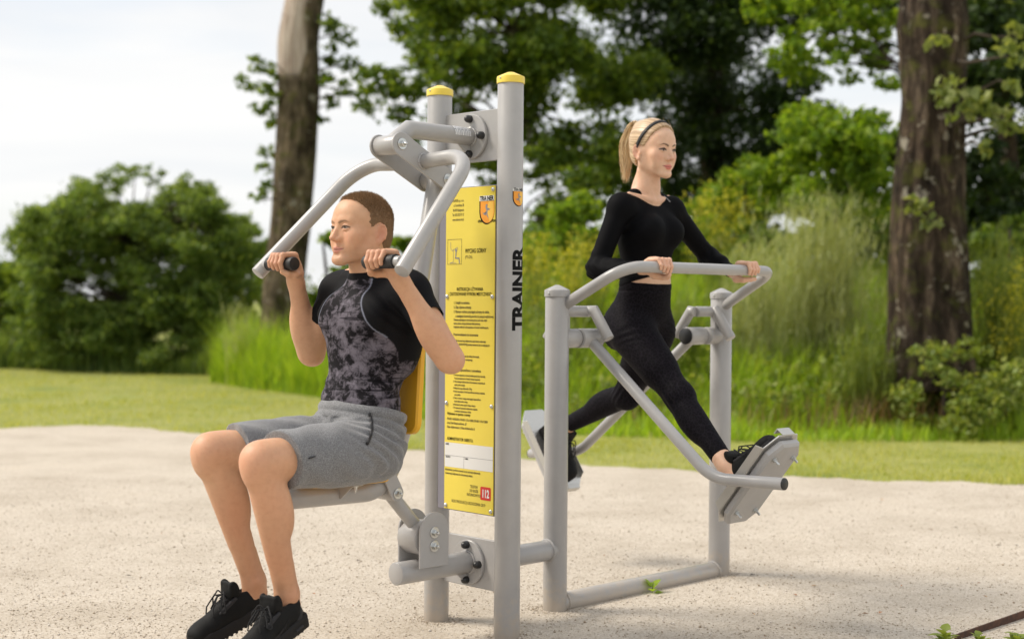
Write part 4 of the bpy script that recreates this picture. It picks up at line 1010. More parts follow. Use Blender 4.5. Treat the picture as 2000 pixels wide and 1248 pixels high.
# ---- shirt
def fold(V): return V
S = Sdf((-.29, -.66, .705), (.29, -.31, 1.285), .0032)
man_torso(S, .0045)
S.cone((0, -.450, 1.185), (0, -.465, 1.268), .085, .0655, .02)
for s in (-1, 1): man_upper_arm(S, s, .0065, .52)
S.clip(lambda X, Y, Z: .762-Z-(Y+.5)*.27+X*0)
S.clip(lambda X, Y, Z: (Z-1.252)-(Y+.455)*.22+np.abs(X)*0)
for s in (-1, 1):
    d = nrm(ELB[s]-SHO[s]+np.array([0, 0, 0])); p = SHO[s]+d*.118
    def hem(X, Y, Z, s=s, d=d, p=p):
        q = (X-p[0])*d[0]+(Y-p[1])*d[1]+(Z-p[2])*d[2]; return np.where(s*X > .178+.02, q, -1)
    S.clip(hem)
for s in (-1, 1):   # creases at the armpit and waist
    S.carve(lambda X, Y, Z, s=s: .0022*np.sin((Z*1.0+s*X*.8)*150+Y*60)*np.exp(-((s*X-.165)/.05)**2-((Z-1.10)/.05)**2), (-.3, -.62, 1.0), (.3, -.35, 1.24))
S.carve(lambda X, Y, Z: .0016*np.sin(Z*130+X*25+2*np.sin(X*22))*np.exp(-((Z-.86)/.07)**2), (-.2, -.66, .79), (.2, -.35, 1.0))
S.carve(lambda X, Y, Z: -.0018*np.exp(-((Z-1.242-(Y+.455)*.22)/.010)**2), (-.12, -.60, 1.16), (.12, -.35, 1.29))
M_shirt = mat('printed_jersey', (.1, .1, .1), .72)
_va = N(M_shirt, 'ShaderNodeVertexColor', layer_name='col'); _sp = N(M_shirt, 'ShaderNodeSeparateColor'); L(M_shirt, _va.outputs[0], _sp.inputs[0])
_n1 = noise(M_shirt, 30, 10, .72, dist=.5, vec=mapping(M_shirt, (1.0, 1.0, 1.15)))
_n2 = noise(M_shirt, 7.0, 6, .6, dist=.3)
_add = N(M_shirt, 'ShaderNodeMath', operation='MULTIPLY_ADD'); L(M_shirt, _n2, _add.inputs[0]); _add.inputs[1].default_value = .8; L(M_shirt, _n1, _add.inputs[2])
_c1 = ramp(M_shirt, _add.outputs[0], [(.80, (.007, .006, .008)), (.845, (.012, .010, .013)), (.87, (.050, .044, .054)), (1.04, (.140, .124, .150))])
_wv = N(M_shirt, 'ShaderNodeTexNoise'); _wv.inputs['Scale'].default_value = 1.0; _wv.inputs['Detail'].default_value = 3
L(M_shirt, mapping(M_shirt, (5, 5, 95), (rad(6), rad(4), 0)), _wv.inputs['Vector'])
_ln = ramp(M_shirt, _wv.outputs[0], [(.60, (1, 1, 1)), (.655, (.15, .14, .16))])
_mm = N(M_shirt, 'ShaderNodeMix', data_type='RGBA', blend_type='MULTIPLY'); _mm.inputs[0].default_value = .9; L(M_shirt, _c1, _mm.inputs[6]); L(M_shirt, _ln, _mm.inputs[7])
_c2 = mixc(M_shirt, _sp.outputs[0], (.006, .006, .0075), _mm.outputs[2]); _c3 = mixc(M_shirt, _sp.outputs[1], _c2, (.17, .18, .23))
L(M_shirt, _c3, BS(M_shirt).inputs['Base Color']); bump(M_shirt, noise(M_shirt, 900, 2), .15, .001)
BS(M_shirt).inputs['Specular IOR Level'].default_value = .12
def shirt_col(V):
    ax = np.abs(V[:, 0]); z = V[:, 2]; y = V[:, 1]
    curve = .064+.118*np.clip((1.222-z)/.235, 0, 1)**1.25
    ang = ax+np.maximum(y+.50, 0)*.75
    edge = ang-curve
    low = .955-z+np.maximum(ang-.19, 0)*.8
    e2 = np.where(z > .965, edge, np.maximum(-low, -1)*0-np.hypot(np.maximum(.0, 0), 0)-.02)
    dd = np.minimum(edge, z-.962+.25*np.abs(ang-.205))           # >0: black sleeve panel
    panel = 1-sstep(dd, -.0015, .0015)
    nk = np.linalg.norm(V-np.array([0, -.462, 0]), axis=1)
    col = (z-1.252-(y+.455)*.22) > -.020; panel = np.where(col & (ax < .09), 0, panel)
    pipe = (1-sstep(np.abs(edge), .0016, .0032))*(z > 1.03)*(~(col & (ax < .09)))
    return np.stack([panel, pipe, np.zeros(len(V))], 1)
sculpt_obj('shirt', S, M_shirt, man, shirt_col, 1, label='tight shirt with dark grey blotched print and black sleeves')

# ---- shorts
S = Sdf((-.27, -.96, .555), (.27, -.31, .835), .0030)
E3 = lambda c, r, k: S.ell(c, r, k)
E3((0, -.503, .692), (.160, .116, .105), .03); E3((0, -.494, .780), (.168, .127, .100), .05); S.cone((0, -.50, .645), (0, -.56, .64), .092, .088, .05)
for s in (-1, 1): man_thigh(S, s, .013, .93, .016); S.cone(HIP[s]+[s*.010, -.015, -.010], HIP[s]+[s*.016, -.20, -.010], .086, .086, .03)
for s in (-1, 1):
    d = nrm(KNE[s]-HIP[s]+np.array([0, 0, -.02])); p = HIP[s]+(KNE[s]-HIP[s])*(.835 if s > 0 else .800)
    S.clip(lambda X, Y, Z, s=s, d=d, p=p: np.where(s*X > 0, -(Y-p[1])-.16*(Z-p[2])+s*(X-p[0])*.15, -1))
S.clip(lambda X, Y, Z: Z-.806+(Y+.5)*.27+X*0)
S.clip(lambda X, Y, Z: .584-Z-.020*np.clip((np.abs(X)-.122)/.012, 0, 1)+Y*0)
S.carve(lambda X, Y, Z: .0030*np.exp(-((Z-.768+(Y+.5)*.27)/.006)**2)-.0025*np.exp(-((Z-.787+(Y+.5)*.27)/.012)**2), (-.25, -.7, .7), (.25, -.31, .83))
def wr(X, Y, Z):
    a = np.abs(X); c = np.exp(-((Y+.55)/.10)**2-((Z-.70)/.08)**2)
    return .0075*np.sin((Y*1.1+Z*1.4-a*1.3)*75+1.6*np.sin(Z*30+a*22))*c+.0052*np.sin((Y*.5-Z+a)*95+X*9+2*np.sin(Y*18))*np.exp(-((Y+.42)/.09)**2-((Z-.70)/.07)**2)+.0022*np.sin(Y*48+a*60+Z*30)
S.carve(wr, (-.27, -.90, .60), (.27, -.31, .775))
M_shorts = mat('grey_marl_sweat', (.25, .25, .26), .85)
_f = noise(M_shorts, 420, 3, .8); _g = noise(M_shorts, 60, 4, .6)
_c = ramp(M_shorts, _f, [(.34, (.060, .061, .066)), (.5, (.165, .167, .175)), (.68, (.36, .36, .372))]); L(M_shorts, _c, BS(M_shorts).inputs['Base Color'])
bump(M_shorts, _f, .35, .002); BS(M_shorts).inputs['Sheen Weight'].default_value = .25
sh = sculpt_obj('shorts', S, M_shorts, man, None, 2)
M_zip = mat('black_zip_tape', (.012, .012, .014), .45)
def project(S, p, d):
    """march from p along d to the surface of S"""
    p = np.array(p, float); d = nrm(d)
    def f(q):
        ix = [int(np.clip(np.searchsorted(a, q[i]), 1, len(a)-1)) for i, a in enumerate(S.ax)]; return float(S.d[tuple(ix)])
    for k in range(400):
        if f(p) < .0005: return p
        p = p+d*.001
    return p
to_cam = lambda p: nrm(CAML-np.array(p))
def from_pixel(S, u, v, start=3.6):
    d = pix_ray(u, v); dl = np.array([d @ XV, d @ YV, d[2]]); dl = nrm(dl); p = CAML+dl*start
    ax = S.ax
    for k in range(2500):
        if all(a[0] < p[i] < a[-1] for i, a in enumerate(ax)):
            ix = tuple(int(np.searchsorted(a, p[i])) for i, a in enumerate(ax))
            if S.d[ix] < .001: return p-dl*.001
        p = p+dl*.001
    return None
_zv = np.linspace(806, 868, 16); zp = [from_pixel(S, u, v) for u, v in zip(np.interp(_zv, [806, 822, 838, 852, 868], [721, 726, 727, 724, 717]), _zv)]
zp = [q for q in zp if q is not None]
if len(zp) > 2: MB().tube([q+to_cam(q)*.006 for q in zp], .0048, 8, bev=.001).build('pocket_zip', M_zip, sh)
zp = [from_pixel(S, u, v) for u, v in ((603, 895), (609, 893), (616, 891))]; zp = [q for q in zp if q is not None]
if len(zp) > 1: MB().tube([q+to_cam(q)*.005 for q in zp], .0026, 6, bev=.0005).build('hem_tab', M_zip, sh)

# ---------------------------------------------------------------- trainers (canonical: heel at y=0, toe at +y, sole z=0, lateral side +x*side)
M_shoe = mat('black_shoe_fabric', (.008, .008, .008), .62, spec=.15); bump(M_shoe, noise(M_shoe, 600, 2), .4, .002)
M_leath = mat('black_shoe_leather', (.012, .011, .012), .40, spec=.3); bump(M_leath, noise(M_leath, 260, 3), .15, .002)
M_sole = mat('black_sole_rubber', (.013, .012, .012), .58, spec=.2); bump(M_sole, noise(M_sole, 500, 2), .2, .001)
M_panel = mat('dark_grey_shoe_panel', (.026, .025, .027), .5, spec=.2)
M_lace = mat('black_shoelace', (.010, .010, .011), .8)
def trainer(X, side, parent, lean=0.0):
    """X: Xf from canonical shoe to the machine frame"""
    lo = np.min([X.p((x, y, z)) for x in (-.07, .07) for y in (-.03, .32) for z in (-.01, .17)], 0); hi = np.max([X.p((x, y, z)) for x in (-.07, .07) for y in (-.03, .32) for z in (-.01, .17)], 0)
    S = Sdf(lo, hi, .0026)
    e = lambda c, r, k=.012, op='u': S.ell(c, r, k, op, xf=X)
    e((0, .042, .062), (.036, .044, .052), .02); e((side*.002, .12, .058), (.039, .080, .046), .02); e((side*.004, .215, .050), (.045, .075, .034), .02)
    e((side*.000, .262, .043), (.041, .034, .027), .015); e((0, .095, .086), (.033, .06, .036), .02); e((0, .018, .096), (.027, .018, .034), .015)
    S.cone((0, .115, .092), (0, .190, .066), .027, .027, .02, xf=X)
    e((0, .060, .142), (.0285, .047, .046), .008, 's')
    S.clip(lambda A, B, C_: -((A-X.t[0])*X.R[0, 2]+(B-X.t[1])*X.R[1, 2]+(C_-X.t[2])*X.R[2, 2])+.020*X.s)
    up = sculpt_obj('shoe', S, M_shoe, parent, None, 1)
    # sole with cut tread
    ol = []
    prof = [(0, .0), (-.004, .022), (-.001, .034), (.05, .036), (.11, .035), (.17, .041), (.22, .046), (.262, .041), (.292, .024), (.3, .0)]
    n = 22
    outl = [(w*1.0+side*.004*math.sin(y*10), y) for y, w in prof]+[(-w+side*.004*math.sin(y*10), y) for y, w in prof[::-1][1:-1]]
    mb = MB(); V = []; F = []; k = len(outl)
    lev = [(.0, .95, 0), (.005, 1.0, 0), (.016, 1.04, 0), (.024, 1.03, 0), (.031, 1.05, 0), (.037, 1.0, 0), (.040, .92, 0)]
    def zof(y, z, toe=True): return z+(.012*max(0, (y-.20)/.10)**2 if toe else 0)+(.010*max(0, (.13-y)/.13) if z > .02 else 0)
    for z, sc, _ in lev:
        for x, y in outl: V.append(X.p((x*sc, .148+(y-.148)*(.985+.015*sc), zof(y, z))))
    for i in range(len(lev)-1):
        for j in range(k): F.append((i*k+j, i*k+(j+1) % k, (i+1)*k+(j+1) % k, (i+1)*k+j))
    F.append(tuple(range(k))[::-1]); F.append(tuple((len(lev)-1)*k+j for j in range(k)))
    if np.linalg.det(X.R) < 0: F = [f[::-1] for f in F]
    mb.add(V, F)
    for j in range(15):
        y = .012+j*.0192; w = np.interp(y, [0, .03, .11, .22, .29], [.024, .034, .033, .043, .022])
        for sx in (-1, 1):
            a = X.p((sx*w*.55, y, zof(y, -.0005))); b = X.p((sx*w*.95, y, zof(y, -.0005))); mb.tube([a, b], .0052*X.s, 6, bev=.0006)
    so = mb.build('sole', M_sole, up, auto=50)
    w_ = MB(); w_.tube([X.p((side*.0368, .030, .020)), X.p((side*.0372, .048, .0185)), X.p((side*.0368, .066, .018))], [.0055*X.s]*3, 10, bev=.002); w_.build('sole_window', M_panel, up)
    # toe guard, heel counter, tongue
    g = Sdf(lo, hi, .0028)
    g.ell((side*.001, .255, .034), (.0425, .043, .024), .012, xf=X); g.ell((side*.003, .222, .034), (.0450, .060, .019), .012, xf=X)
    g.clip(lambda A, B, C_: -((A-X.t[0])*X.R[0, 2]+(B-X.t[1])*X.R[1, 2]+(C_-X.t[2])*X.R[2, 2])+.022*X.s)
    sculpt_obj('toe_guard', g, M_leath, up, None, 1)
    g = Sdf(lo, hi, .0028); g.ell((0, .022, .062), (.0335, .026, .026), .012, xf=X); g.ell((0, .035, .045), (.0370, .040, .022), .012, xf=X); sculpt_obj('heel_counter', g, M_leath, up, None, 1)
    g = Sdf(lo, hi, .0022); g.ell((0, .124, .126), (.0330, .0085, .040), .008, xf=X, rot=rotm('X', 20)); g.cone((-.028, .112, .154), (.028, .112, .154), .0060, .0060, .006, xf=X); [g.ell((q*.030, .106, .134), (.007, .016, .028), .012, xf=X) for q in (-1, 1)]
    sculpt_obj('tongue', g, M_shoe, up, None, 1)
    # eyestays and laces
    for sx in (-1, 1):
        q = MB(); q.tube([X.p((sx*.0285, .110, .106)), X.p((sx*.0270, .140, .0945)), X.p((sx*.0245, .170, .0830)), X.p((sx*.0215, .195, .0725))], [.0075*X.s, .0085*X.s, .0080*X.s, .006*X.s], 10, bev=.002); q.build('eyestay', M_panel, up)
    lc = MB()
    for j in range(5):
        y = .130+j*.0165; z = .1185-j*.0098; sx = 1 if j % 2 else -1
        lc.tube([X.p((-sx*.024, y, z-.004)), X.p((0, y+.006, z+.0045)), X.p((sx*.024, y+.014, z-.009))], .0030*X.s, 7, bev=.001)
        lc.tube([X.p((sx*.024, y, z-.004)), X.p((0, y+.005, z+.0020)), X.p((-sx*.024, y+.012, z-.008))], .0028*X.s, 7, bev=.001)
    k0 = np.array((0, .138, .128))
    for sx in (-1, 1):
        lc.tube(fillet([X.p(k0), X.p(k0+[sx*.020, .004, .014]), X.p(k0+[sx*.040, .020, -.010]), X.p(k0+[sx*.044, .030, -.052]), X.p(k0+[sx*.036, .040, -.040]), X.p(k0+[sx*.012, .012, .002])], [.006*X.s]*4, 4), .0026*X.s, 7, bev=.001)
        lc.tube([X.p(k0), X.p(k0+[sx*.012, .026, .006]), X.p(k0+[sx*.022, .058, -.022]), X.p(k0+[sx*.026, .066, -.046])], .0025*X.s, 7, bev=.001)
    lc.build('lace', M_lace, up)
    # swoosh-like mark on the side
    sw = [(.085, .052), (.100, .047), (.120, .050), (.150, .061), (.182, .073), (.150, .055), (.118, .040), (.098, .036), (.084, .043)]
    pts3 = []
    for y, z in [(q_[0], q_[1]) for q_ in sw]:
        w = .0385+.002*math.sin((y-.08)*20); zz = max(0, (z-.058)/.04); pts3.append(X.p((side*(w-.0105*zz*zz*1.8+.0014), .262-y, z)))
    f = tuple(range(len(pts3))); V3 = np.array(pts3)-BASES[root_of(parent).name]
    link('side_mark', make_mesh('side_mark', V3, [f], M_leath, False), up)
    return up
for s, yaw, pit, rol, off in ((-1, -5, -19, 0, (0, .057, -.098)), (1, 12, -17, 0, (0.0, .055, -.100))):
    # canonical +y (toe) -> machine -y
    R = rotm('Z', 180+yaw) @ rotm('X', pit) @ rotm('Y', rol)
    trainer(Xf(ANK[s]+np.array(off), R, .945), -s, man)
# ================================================================ the woman on the walker (faces +x, her left +y)
wom = thing('person', 'blonde woman with ponytail in black sportswear striding on the air walker', 'person', (0, .93, .36))
WC = .93
wSHO = {-1: np.array([.000, WC-.148, 1.520]), 1: np.array([.018, WC+.148, 1.522])}       # -1 right, +1 left
wELB = {-1: np.array([-.040, .690, 1.278]), 1: np.array([.040, 1.285, 1.338])}
wGRP = {-1: np.array([.292, .672, 1.280]), 1: np.array([.292, 1.222, 1.280])}
wWRI = {-1: np.array([.214, .678, 1.276]), 1: np.array([.216, 1.235, 1.270])}
wHIP = {-1: np.array([-.005, WC-.080, 1.045]), 1: np.array([-.015, WC+.080, 1.045])}
wKNE = {-1: np.array([.272, .815, .795]), 1: np.array([-.218, 1.085, .768])}
wANK = {}; wFOOT = {}
for s, (C0, u, v, n3), back in ((-1, FP1, .110), (1, FP2, .100)):
    toe = u if u[0] > 0 else -u; o = C0+n3*.0055-toe*back; R = np.stack([np.cross(toe, n3), toe, n3], 1)
    wFOOT[s] = Xf(o, R, .90); wANK[s] = wFOOT[s].p((0, .058, .130))
WX = Xf((.040, WC+.002, 1.752), rotm('Z', 86) @ rotm('X', 5), .950)
def w_torso(S, g=0.0):
    E3 = lambda c, r, k: S.ell(c, np.array(r)+g, k)
    E3((-.018, WC, 1.095), (.098, .142, .105), .05)
    for s in (-1, 1):
        E3((-.070, WC+s*.064, 1.045), (.070, .072, .085), .04)
        E3((.072, WC+s*.062, 1.430), (.056, .058, .056), .03)
    E3((.008, WC, 1.225), (.086, .116, .120), .06)
    E3((.004, WC, 1.400), (.090, .124, .140), .05)
    S.cone((.0, WC-.115, 1.508), (.012, WC+.115, 1.510), .043+g, .043+g, .04)
    for s in (-1, 1):
        S.cone((-.004, WC+s*.03, 1.585), (wSHO[s]*.8+np.array([0, WC*.2, 1.53*.2])), .026+g, .040+g, .035)
        E3(wSHO[s], (.042, .042, .046), .035)
def w_arm(S, s, g=0.0):
    S.cone(wSHO[s], wELB[s], .0405+g, .033+g, .025)
    S.cone(wELB[s], wWRI[s], .034+g, .0215+g, .018); d = wWRI[s]-wELB[s]; S.cone(wELB[s]+d*.12, wELB[s]+d*.45, .036+g, .031+g, .02)
def w_leg(S, s, g=0.0, t=1.0):
    S.cone(wHIP[s], wKNE[s], .082+g, .051+g, .03); d = wKNE[s]-wHIP[s]
    S.cone(wHIP[s]+d*.1+[.0, 0, 0], wHIP[s]+d*.6, .083+g, .066+g, .03)
    dn = nrm(wANK[s]-wKNE[s]); Ls = np.linalg.norm(wANK[s]-wKNE[s]); back = nrm(np.cross(dn, [0, 1, 0])); back = back if back[0] < 0 else -back
    if s > 0: back = -np.array([-dn[2], 0, dn[0]]); back = nrm(back) if back[2] > 0 else -nrm(back)
    S.cone(wKNE[s], wKNE[s]+dn*Ls*t, .048+g, .048+(.032-.048)*t+g, .025)
    R = np.stack([back, np.cross(dn, back), dn], 1)
    S.ell(wKNE[s]+dn*Ls*.32+back*.020, np.array((.040, .045, .105))+g, .03, rot=R); S.ell(wKNE[s]-back*.014, np.array((.042, .045, .05))+g, .025, rot=R)
S = Sdf((-.80, .60, .46), (.66, 1.36, 1.88), .0037, [(2, 1.60, 1.88, .0022), (2, 1.235, 1.31, .0024)])
w_torso(S)
S.chain([(-.004, WC, 1.545), (.006, WC, 1.610), (.022, WC+.002, 1.700)], [.052, .0465, .046], .03)
for s in (-1, 1):
    S.cone((.050, WC+s*.012, 1.548), (.012, WC+s*.042, 1.665), .008, .011, .02)
    S.cone((.052, WC+s*.018, 1.550), (.020, WC+s*.120, 1.572), .009, .008, .014)
    w_arm(S, s); w_leg(S, s)
    d = nrm(wWRI[s]-wELB[s]); S.ell(wWRI[s]-d*.005, (.026, .025, .018), .015)
    th = None if s < 0 else [(.022, -118, .060), (.016, -150, .040), (-.012, -172, .035), (-.036, -180, .034)]
    grip_hand(S, wGRP[s], (0, -s, 0), (-.17, 0, .985), (.985, 0, .17), .0215, .93, wrist=wWRI[s]+d*.012, thumb=th)
    an = wANK[s]; dn = nrm(an-wKNE[s]); S.cone(an-dn*.03, an+dn*.05, .031, .029, .02)
    if s < 0: S.cone(an, an+[.035, 0, -.0], .030, .026, .02)
sculpt_head(S, WX, True)
def wom_col(V):
    C = np.tile(np.array([.690, .430, .295]), (len(V), 1)); C *= (1+.04*vnoise(V, 40, 5))[:, None]*(1+np.array([.02, -.05, -.06])*vnoise(V, 24, 8)[:, None])
    for s in (-1, 1):
        k = (np.exp(-(np.linalg.norm(V-wGRP[s]-np.array([.02, 0, .015]), axis=1)/.05)**2)*.3)[:, None]; C = C*(1-k)+np.array([.70, .36, .27])*k
    return paint_head(V, WX, C, True, (.10, .055, .030), (.60, .17, .15), (.07, .05, .035))
sculpt_obj('body', S, M_skin_w, wom, wom_col, 1); WOM_S = S

# ---- long-sleeved top, cropped at the waist
M_top = mat('black_jersey', (.0045, .0045, .0055), .7, spec=.06); bump(M_top, noise(M_top, 900, 2), .12, .001)
S = Sdf((-.16, .62, 1.19), (.26, 1.35, 1.615), .0033)
w_torso(S, .0045)
for s in (-1, 1): w_arm(S, s, .0045)
for s in (-1, 1):
    d = nrm(wWRI[s]-wELB[s]); p = wWRI[s]-d*.022
    S.clip(lambda X, Y, Z, s=s, d=d, p=p: np.where((s*(Y-WC) > .15) & (X > .08), (X-p[0])*d[0]+(Y-p[1])*d[1]+(Z-p[2])*d[2], -1))
S.clip(lambda X, Y, Z: np.where(np.abs(Y-WC) < .18, 1.236+.30*np.clip(X-.0, -.03, .2)-.14*np.clip(WC-Y, -.02, .12)-Z, -1))
S.ell((.072, WC, 1.625), (.080, .074, .094), .006, 's'); S.ell((-.01, WC, 1.655), (.10, .086, .090), .006, 's')
def crs(X, Y, Z):
    o = 0
    for s in (-1, 1):
        e = wELB[s]; o = o+.0035*np.sin((Z*.9+X*.9+s*(Y-WC)*.4)*170+2*np.sin(Z*40))*np.exp(-((X-e[0])/.07)**2-((Y-e[1])/.06)**2-((Z-e[2])/.07)**2)
        o = o+.0026*np.sin((Z+s*(Y-WC)*.8-X*.3)*150)*np.exp(-((X-.03)/.06)**2-((Y-WC-s*.125)/.04)**2-((Z-1.44)/.06)**2)
    return o+.0022*np.sin(Z*120+np.sin(X*30)*2+Y*12)*np.exp(-((Z-1.29)/.05)**2)
S.carve(crs, (-.16, .62, 1.19), (.26, 1.35, 1.6))
top = sculpt_obj('top', S, M_top, wom, None, 1)
TS = S
mk = [from_pixel(S, u, v, 4.4) for u, v in ((1297, 384), (1303, 389), (1309, 395))]; mk = [q for q in mk if q is not None]
M_mark = mat('silver_print', (.35, .35, .37), .4)
if len(mk) > 1: MB().tube([q+to_cam(q)*.001 for q in mk], .0022, 6, bev=.0005).build('print_mark', M_mark, top)
# ---- strap of the vest under the top
# ---- leggings
M_leg = mat('black_leggings', (.012, .011, .013), .65, spec=.06)
_vn = N(M_leg, 'ShaderNodeTexVoronoi', feature='DISTANCE_TO_EDGE'); _vn.inputs['Scale'].default_value = 75; L(M_leg, N(M_leg, 'ShaderNodeTexCoord').outputs['Object'], _vn.inputs['Vector'])
L(M_leg, ramp(M_leg, _vn.outputs['Distance'], [(.03, (.012, .010, .014)), (.10, (.0045, .004, .0055))]), BS(M_leg).inputs['Base Color']); BS(M_leg).inputs['Sheen Weight'].default_value = .0
S = Sdf((-.80, .66, .50), (.62, 1.24, 1.262), .0035)
w_torso(S, .003)
for s in (-1, 1): w_leg(S, s, .003, .985)
for s in (-1, 1):
    dn = nrm(wANK[s]-wKNE[s]); p = wANK[s]-dn*.052
    S.clip(lambda X, Y, Z, s=s, d=dn, p=p: np.where((-s*X > .0) & (Z < .9), (X-p[0])*d[0]+(Y-p[1])*d[1]+(Z-p[2])*d[2], -1))
S.clip(lambda X, Y, Z: Z-1.232+.10*np.clip(X, -.1, .1)+Y*0)
def lcr(X, Y, Z):
    o = 0
    for s in (-1, 1):
        k = wKNE[s]; o = o+.0024*np.sin((X*1.0-Z*.9*s)*180+1.5*np.sin(Y*50))*np.exp(-((X-k[0])/.05)**2-((Z-k[2])/.06)**2)
    return o+.0013*np.sin((Z*1.2-X*.7)*120+Y*20+3*np.sin(Z*31+Y*17))*np.exp(-((X-.06)/.06)**2-((Z-1.03)/.05)**2)+.0009*np.sin(Z*150+X*40)*np.exp(-((X+.07)/.05)**2-((Z-1.13)/.035)**2)+.0025*np.exp(-((Z-1.196)/.003)**2)
S.carve(lcr, (-.80, .66, .5), (.6, 1.2, 1.25))
sculpt_obj('leggings', S, M_leg, wom, None, 1)
# ---- hair pulled back, headband and ponytail
M_hair_w = mat('blonde_hair', (.6, .42, .24), .42)
_at = N(M_hair_w, 'ShaderNodeVertexColor', layer_name='col'); L(M_hair_w, _at.outputs[0], BS(M_hair_w).inputs['Base Color'])
BS(M_hair_w).inputs['Sheen Weight'].default_value = .1
KN = np.array([0, .082, .088])                      # hair tie in the canonical head
S = Sdf(WX.t+[-.16, -.12, -.12], WX.t+[.13, .12, .155], .0024)
S.ell((0, .016, .034), (.0815, .1040, .0960), .02, xf=WX); S.ell((0, -.040, .046), (.060, .040, .050), .03, xf=WX); S.ell((0, .035, -.030), (.062, .070, .050), .03, xf=WX)
S.cone((0, .060, .060), KN*1.03, .045, .024, .03, xf=WX)
def _hw(X, Y, Z):
    G = np.stack(np.broadcast_arrays(X, Y, Z), -1).reshape(-1, 3); q = WX.inv(G); ax = np.abs(q[:, 0])
    sy = np.interp(q[:, 2], [-.075, -.05, -.02, .005, .03, .055, .075, .10], [.055, .045, .010, -.010, -.030, -.044, -.056, -.066])
    d = sy-q[:, 1]+.0008*np.sin(q[:, 2]*300); d = np.maximum(d, -(q[:, 2]+.070))
    ear = .030-np.hypot(q[:, 1]-.018, (q[:, 2]+.018)/1.3); d = np.maximum(d, np.where(ax > .045, ear, -1))
    # combed grooves running to the tie
    v = q-KN; an = np.arctan2(v[:, 0], v[:, 2]-.35*v[:, 1]*0+.02); g = .0012*np.sin(an*34+3*np.sin(an*7))+.0008*np.sin(an*83+q[:, 1]*40)
    return (d*.9).reshape(np.broadcast(X, Y, Z).shape)
S.clip(_hw)
def _gr(X, Y, Z):
    G = np.stack(np.broadcast_arrays(X, Y, Z), -1).reshape(-1, 3); q = WX.inv(G); v = q-KN; an = np.arctan2(v[:, 0], v[:, 2]+.04)
    return (.0005*np.sin(an*34+3*np.sin(an*7))+.0005*np.sin(an*83+q[:, 1]*40)).reshape(np.broadcast(X, Y, Z).shape)
S.carve(_gr, [a[0] for a in S.ax], [a[-1] for a in S.ax])
def hair_col(V):
    q = WX.inv(V); v = q-KN; an = np.arctan2(v[:, 0], v[:, 2]+.04)
    t = .5+.28*np.sin(an*34+3*np.sin(an*7))+.22*np.sin(an*83+q[:, 1]*40); root = sstep(-q[:, 1], -.02, .06)
    A, B = np.array([.30, .185, .095]), np.array([.72, .53, .33]); w = np.clip(t-.30*root, 0, 1)[:, None]; return A*(1-w)+B*w
hw = sculpt_obj('hair', S, M_hair_w, wom, hair_col, 1)
# ponytail of ribbons
V_, F_, C_ = [], [], []
rg = np.random.default_rng(11); nS = 900; nseg = 9
for i in range(nS):
    a = rg.uniform(0, 2*math.pi); r = math.sqrt(rg.uniform(0, 1)); o0 = np.array([math.cos(a)*r*.013, 0, math.sin(a)*r*.013])
    sp = np.array([math.cos(a)*r*.030, math.sin(a)*r*.027, 0]); ln = rg.uniform(.62, 1.08); w = rg.uniform(.0010, .0020)
    pts = []
    for k in range(nseg):
        t = k/(nseg-1)*ln
        y = .082+.078*math.sin(min(1, t*2.2)*math.pi/2)-.010*max(0, t-.5)*2; z = .088+.024*math.sin(min(1, t*3)*math.pi)*1.0-.235*max(0, t-.12)**1.12
        f = sstep(np.array(t), 0, .4)*(1-.55*sstep(np.array(t), .6, 1.05)); q = np.array([0, y, z])+o0*(1-f)+sp*f*1.05+rg.normal(size=3)*(.0012+.006*max(0, t-.5))
        pts.append(WX.p(q))
    base = len(V_); side = nrm(np.cross(pts[4]-pts[3], rg.normal(size=3))); c = np.array([.56, .39, .20])*(1-(m_ := rg.uniform(0, 1)))+np.array([.90, .72, .46])*m_
    for k in range(nseg):
        ww = w*(1-.75*(k/(nseg-1))**3); V_ += [pts[k]-side*ww, pts[k]+side*ww]; C_ += [c, c]
        if k: b = base+2*k; F_.append((b-2, b-1, b+1, b))
me = make_mesh('ponytail', np.array(V_)-BASES[wom.name], F_, M_hair_w); at = me.color_attributes.new('col', 'FLOAT_COLOR', 'POINT')
at.data.foreach_set('color', np.concatenate([np.array(C_), np.ones((len(C_), 1))], 1).astype(np.float32).ravel()); link('ponytail', me, hw)
# flyaway strands
V_, F_ = [], []
for i in range(36):
    a = rg.uniform(-1.3, 1.3); q0 = np.array([math.sin(a)*.078, rg.uniform(-.05, .06), .03+math.cos(a)*.085]); d = nrm(np.array([math.sin(a), .9, math.cos(a)*1.0]))+rg.normal(size=3)*.35
    p = [WX.p(q0+d*t+np.array([0, .02, -.01])*t*t*30) for t in (0, .010, .022)]
    b = len(V_); sd = nrm(rg.normal(size=3))*.0003
    for x in p: V_ += [x-sd, x+sd]
    F_ += [(b, b+1, b+3, b+2), (b+2, b+3, b+5, b+4)]
me = make_mesh('flyaway_hair', np.array(V_)-BASES[wom.name], F_, M_hair_w); at = me.color_attributes.new('col', 'FLOAT_COLOR', 'POINT'); at.data.foreach_set('color', np.tile(np.array([.62, .45, .26, 1], np.float32), len(V_))); tag(link('flyaway_hair', me, hw), kind='stuff')
M_band = mat('black_headband', (.010, .010, .012), .6)
ring = []
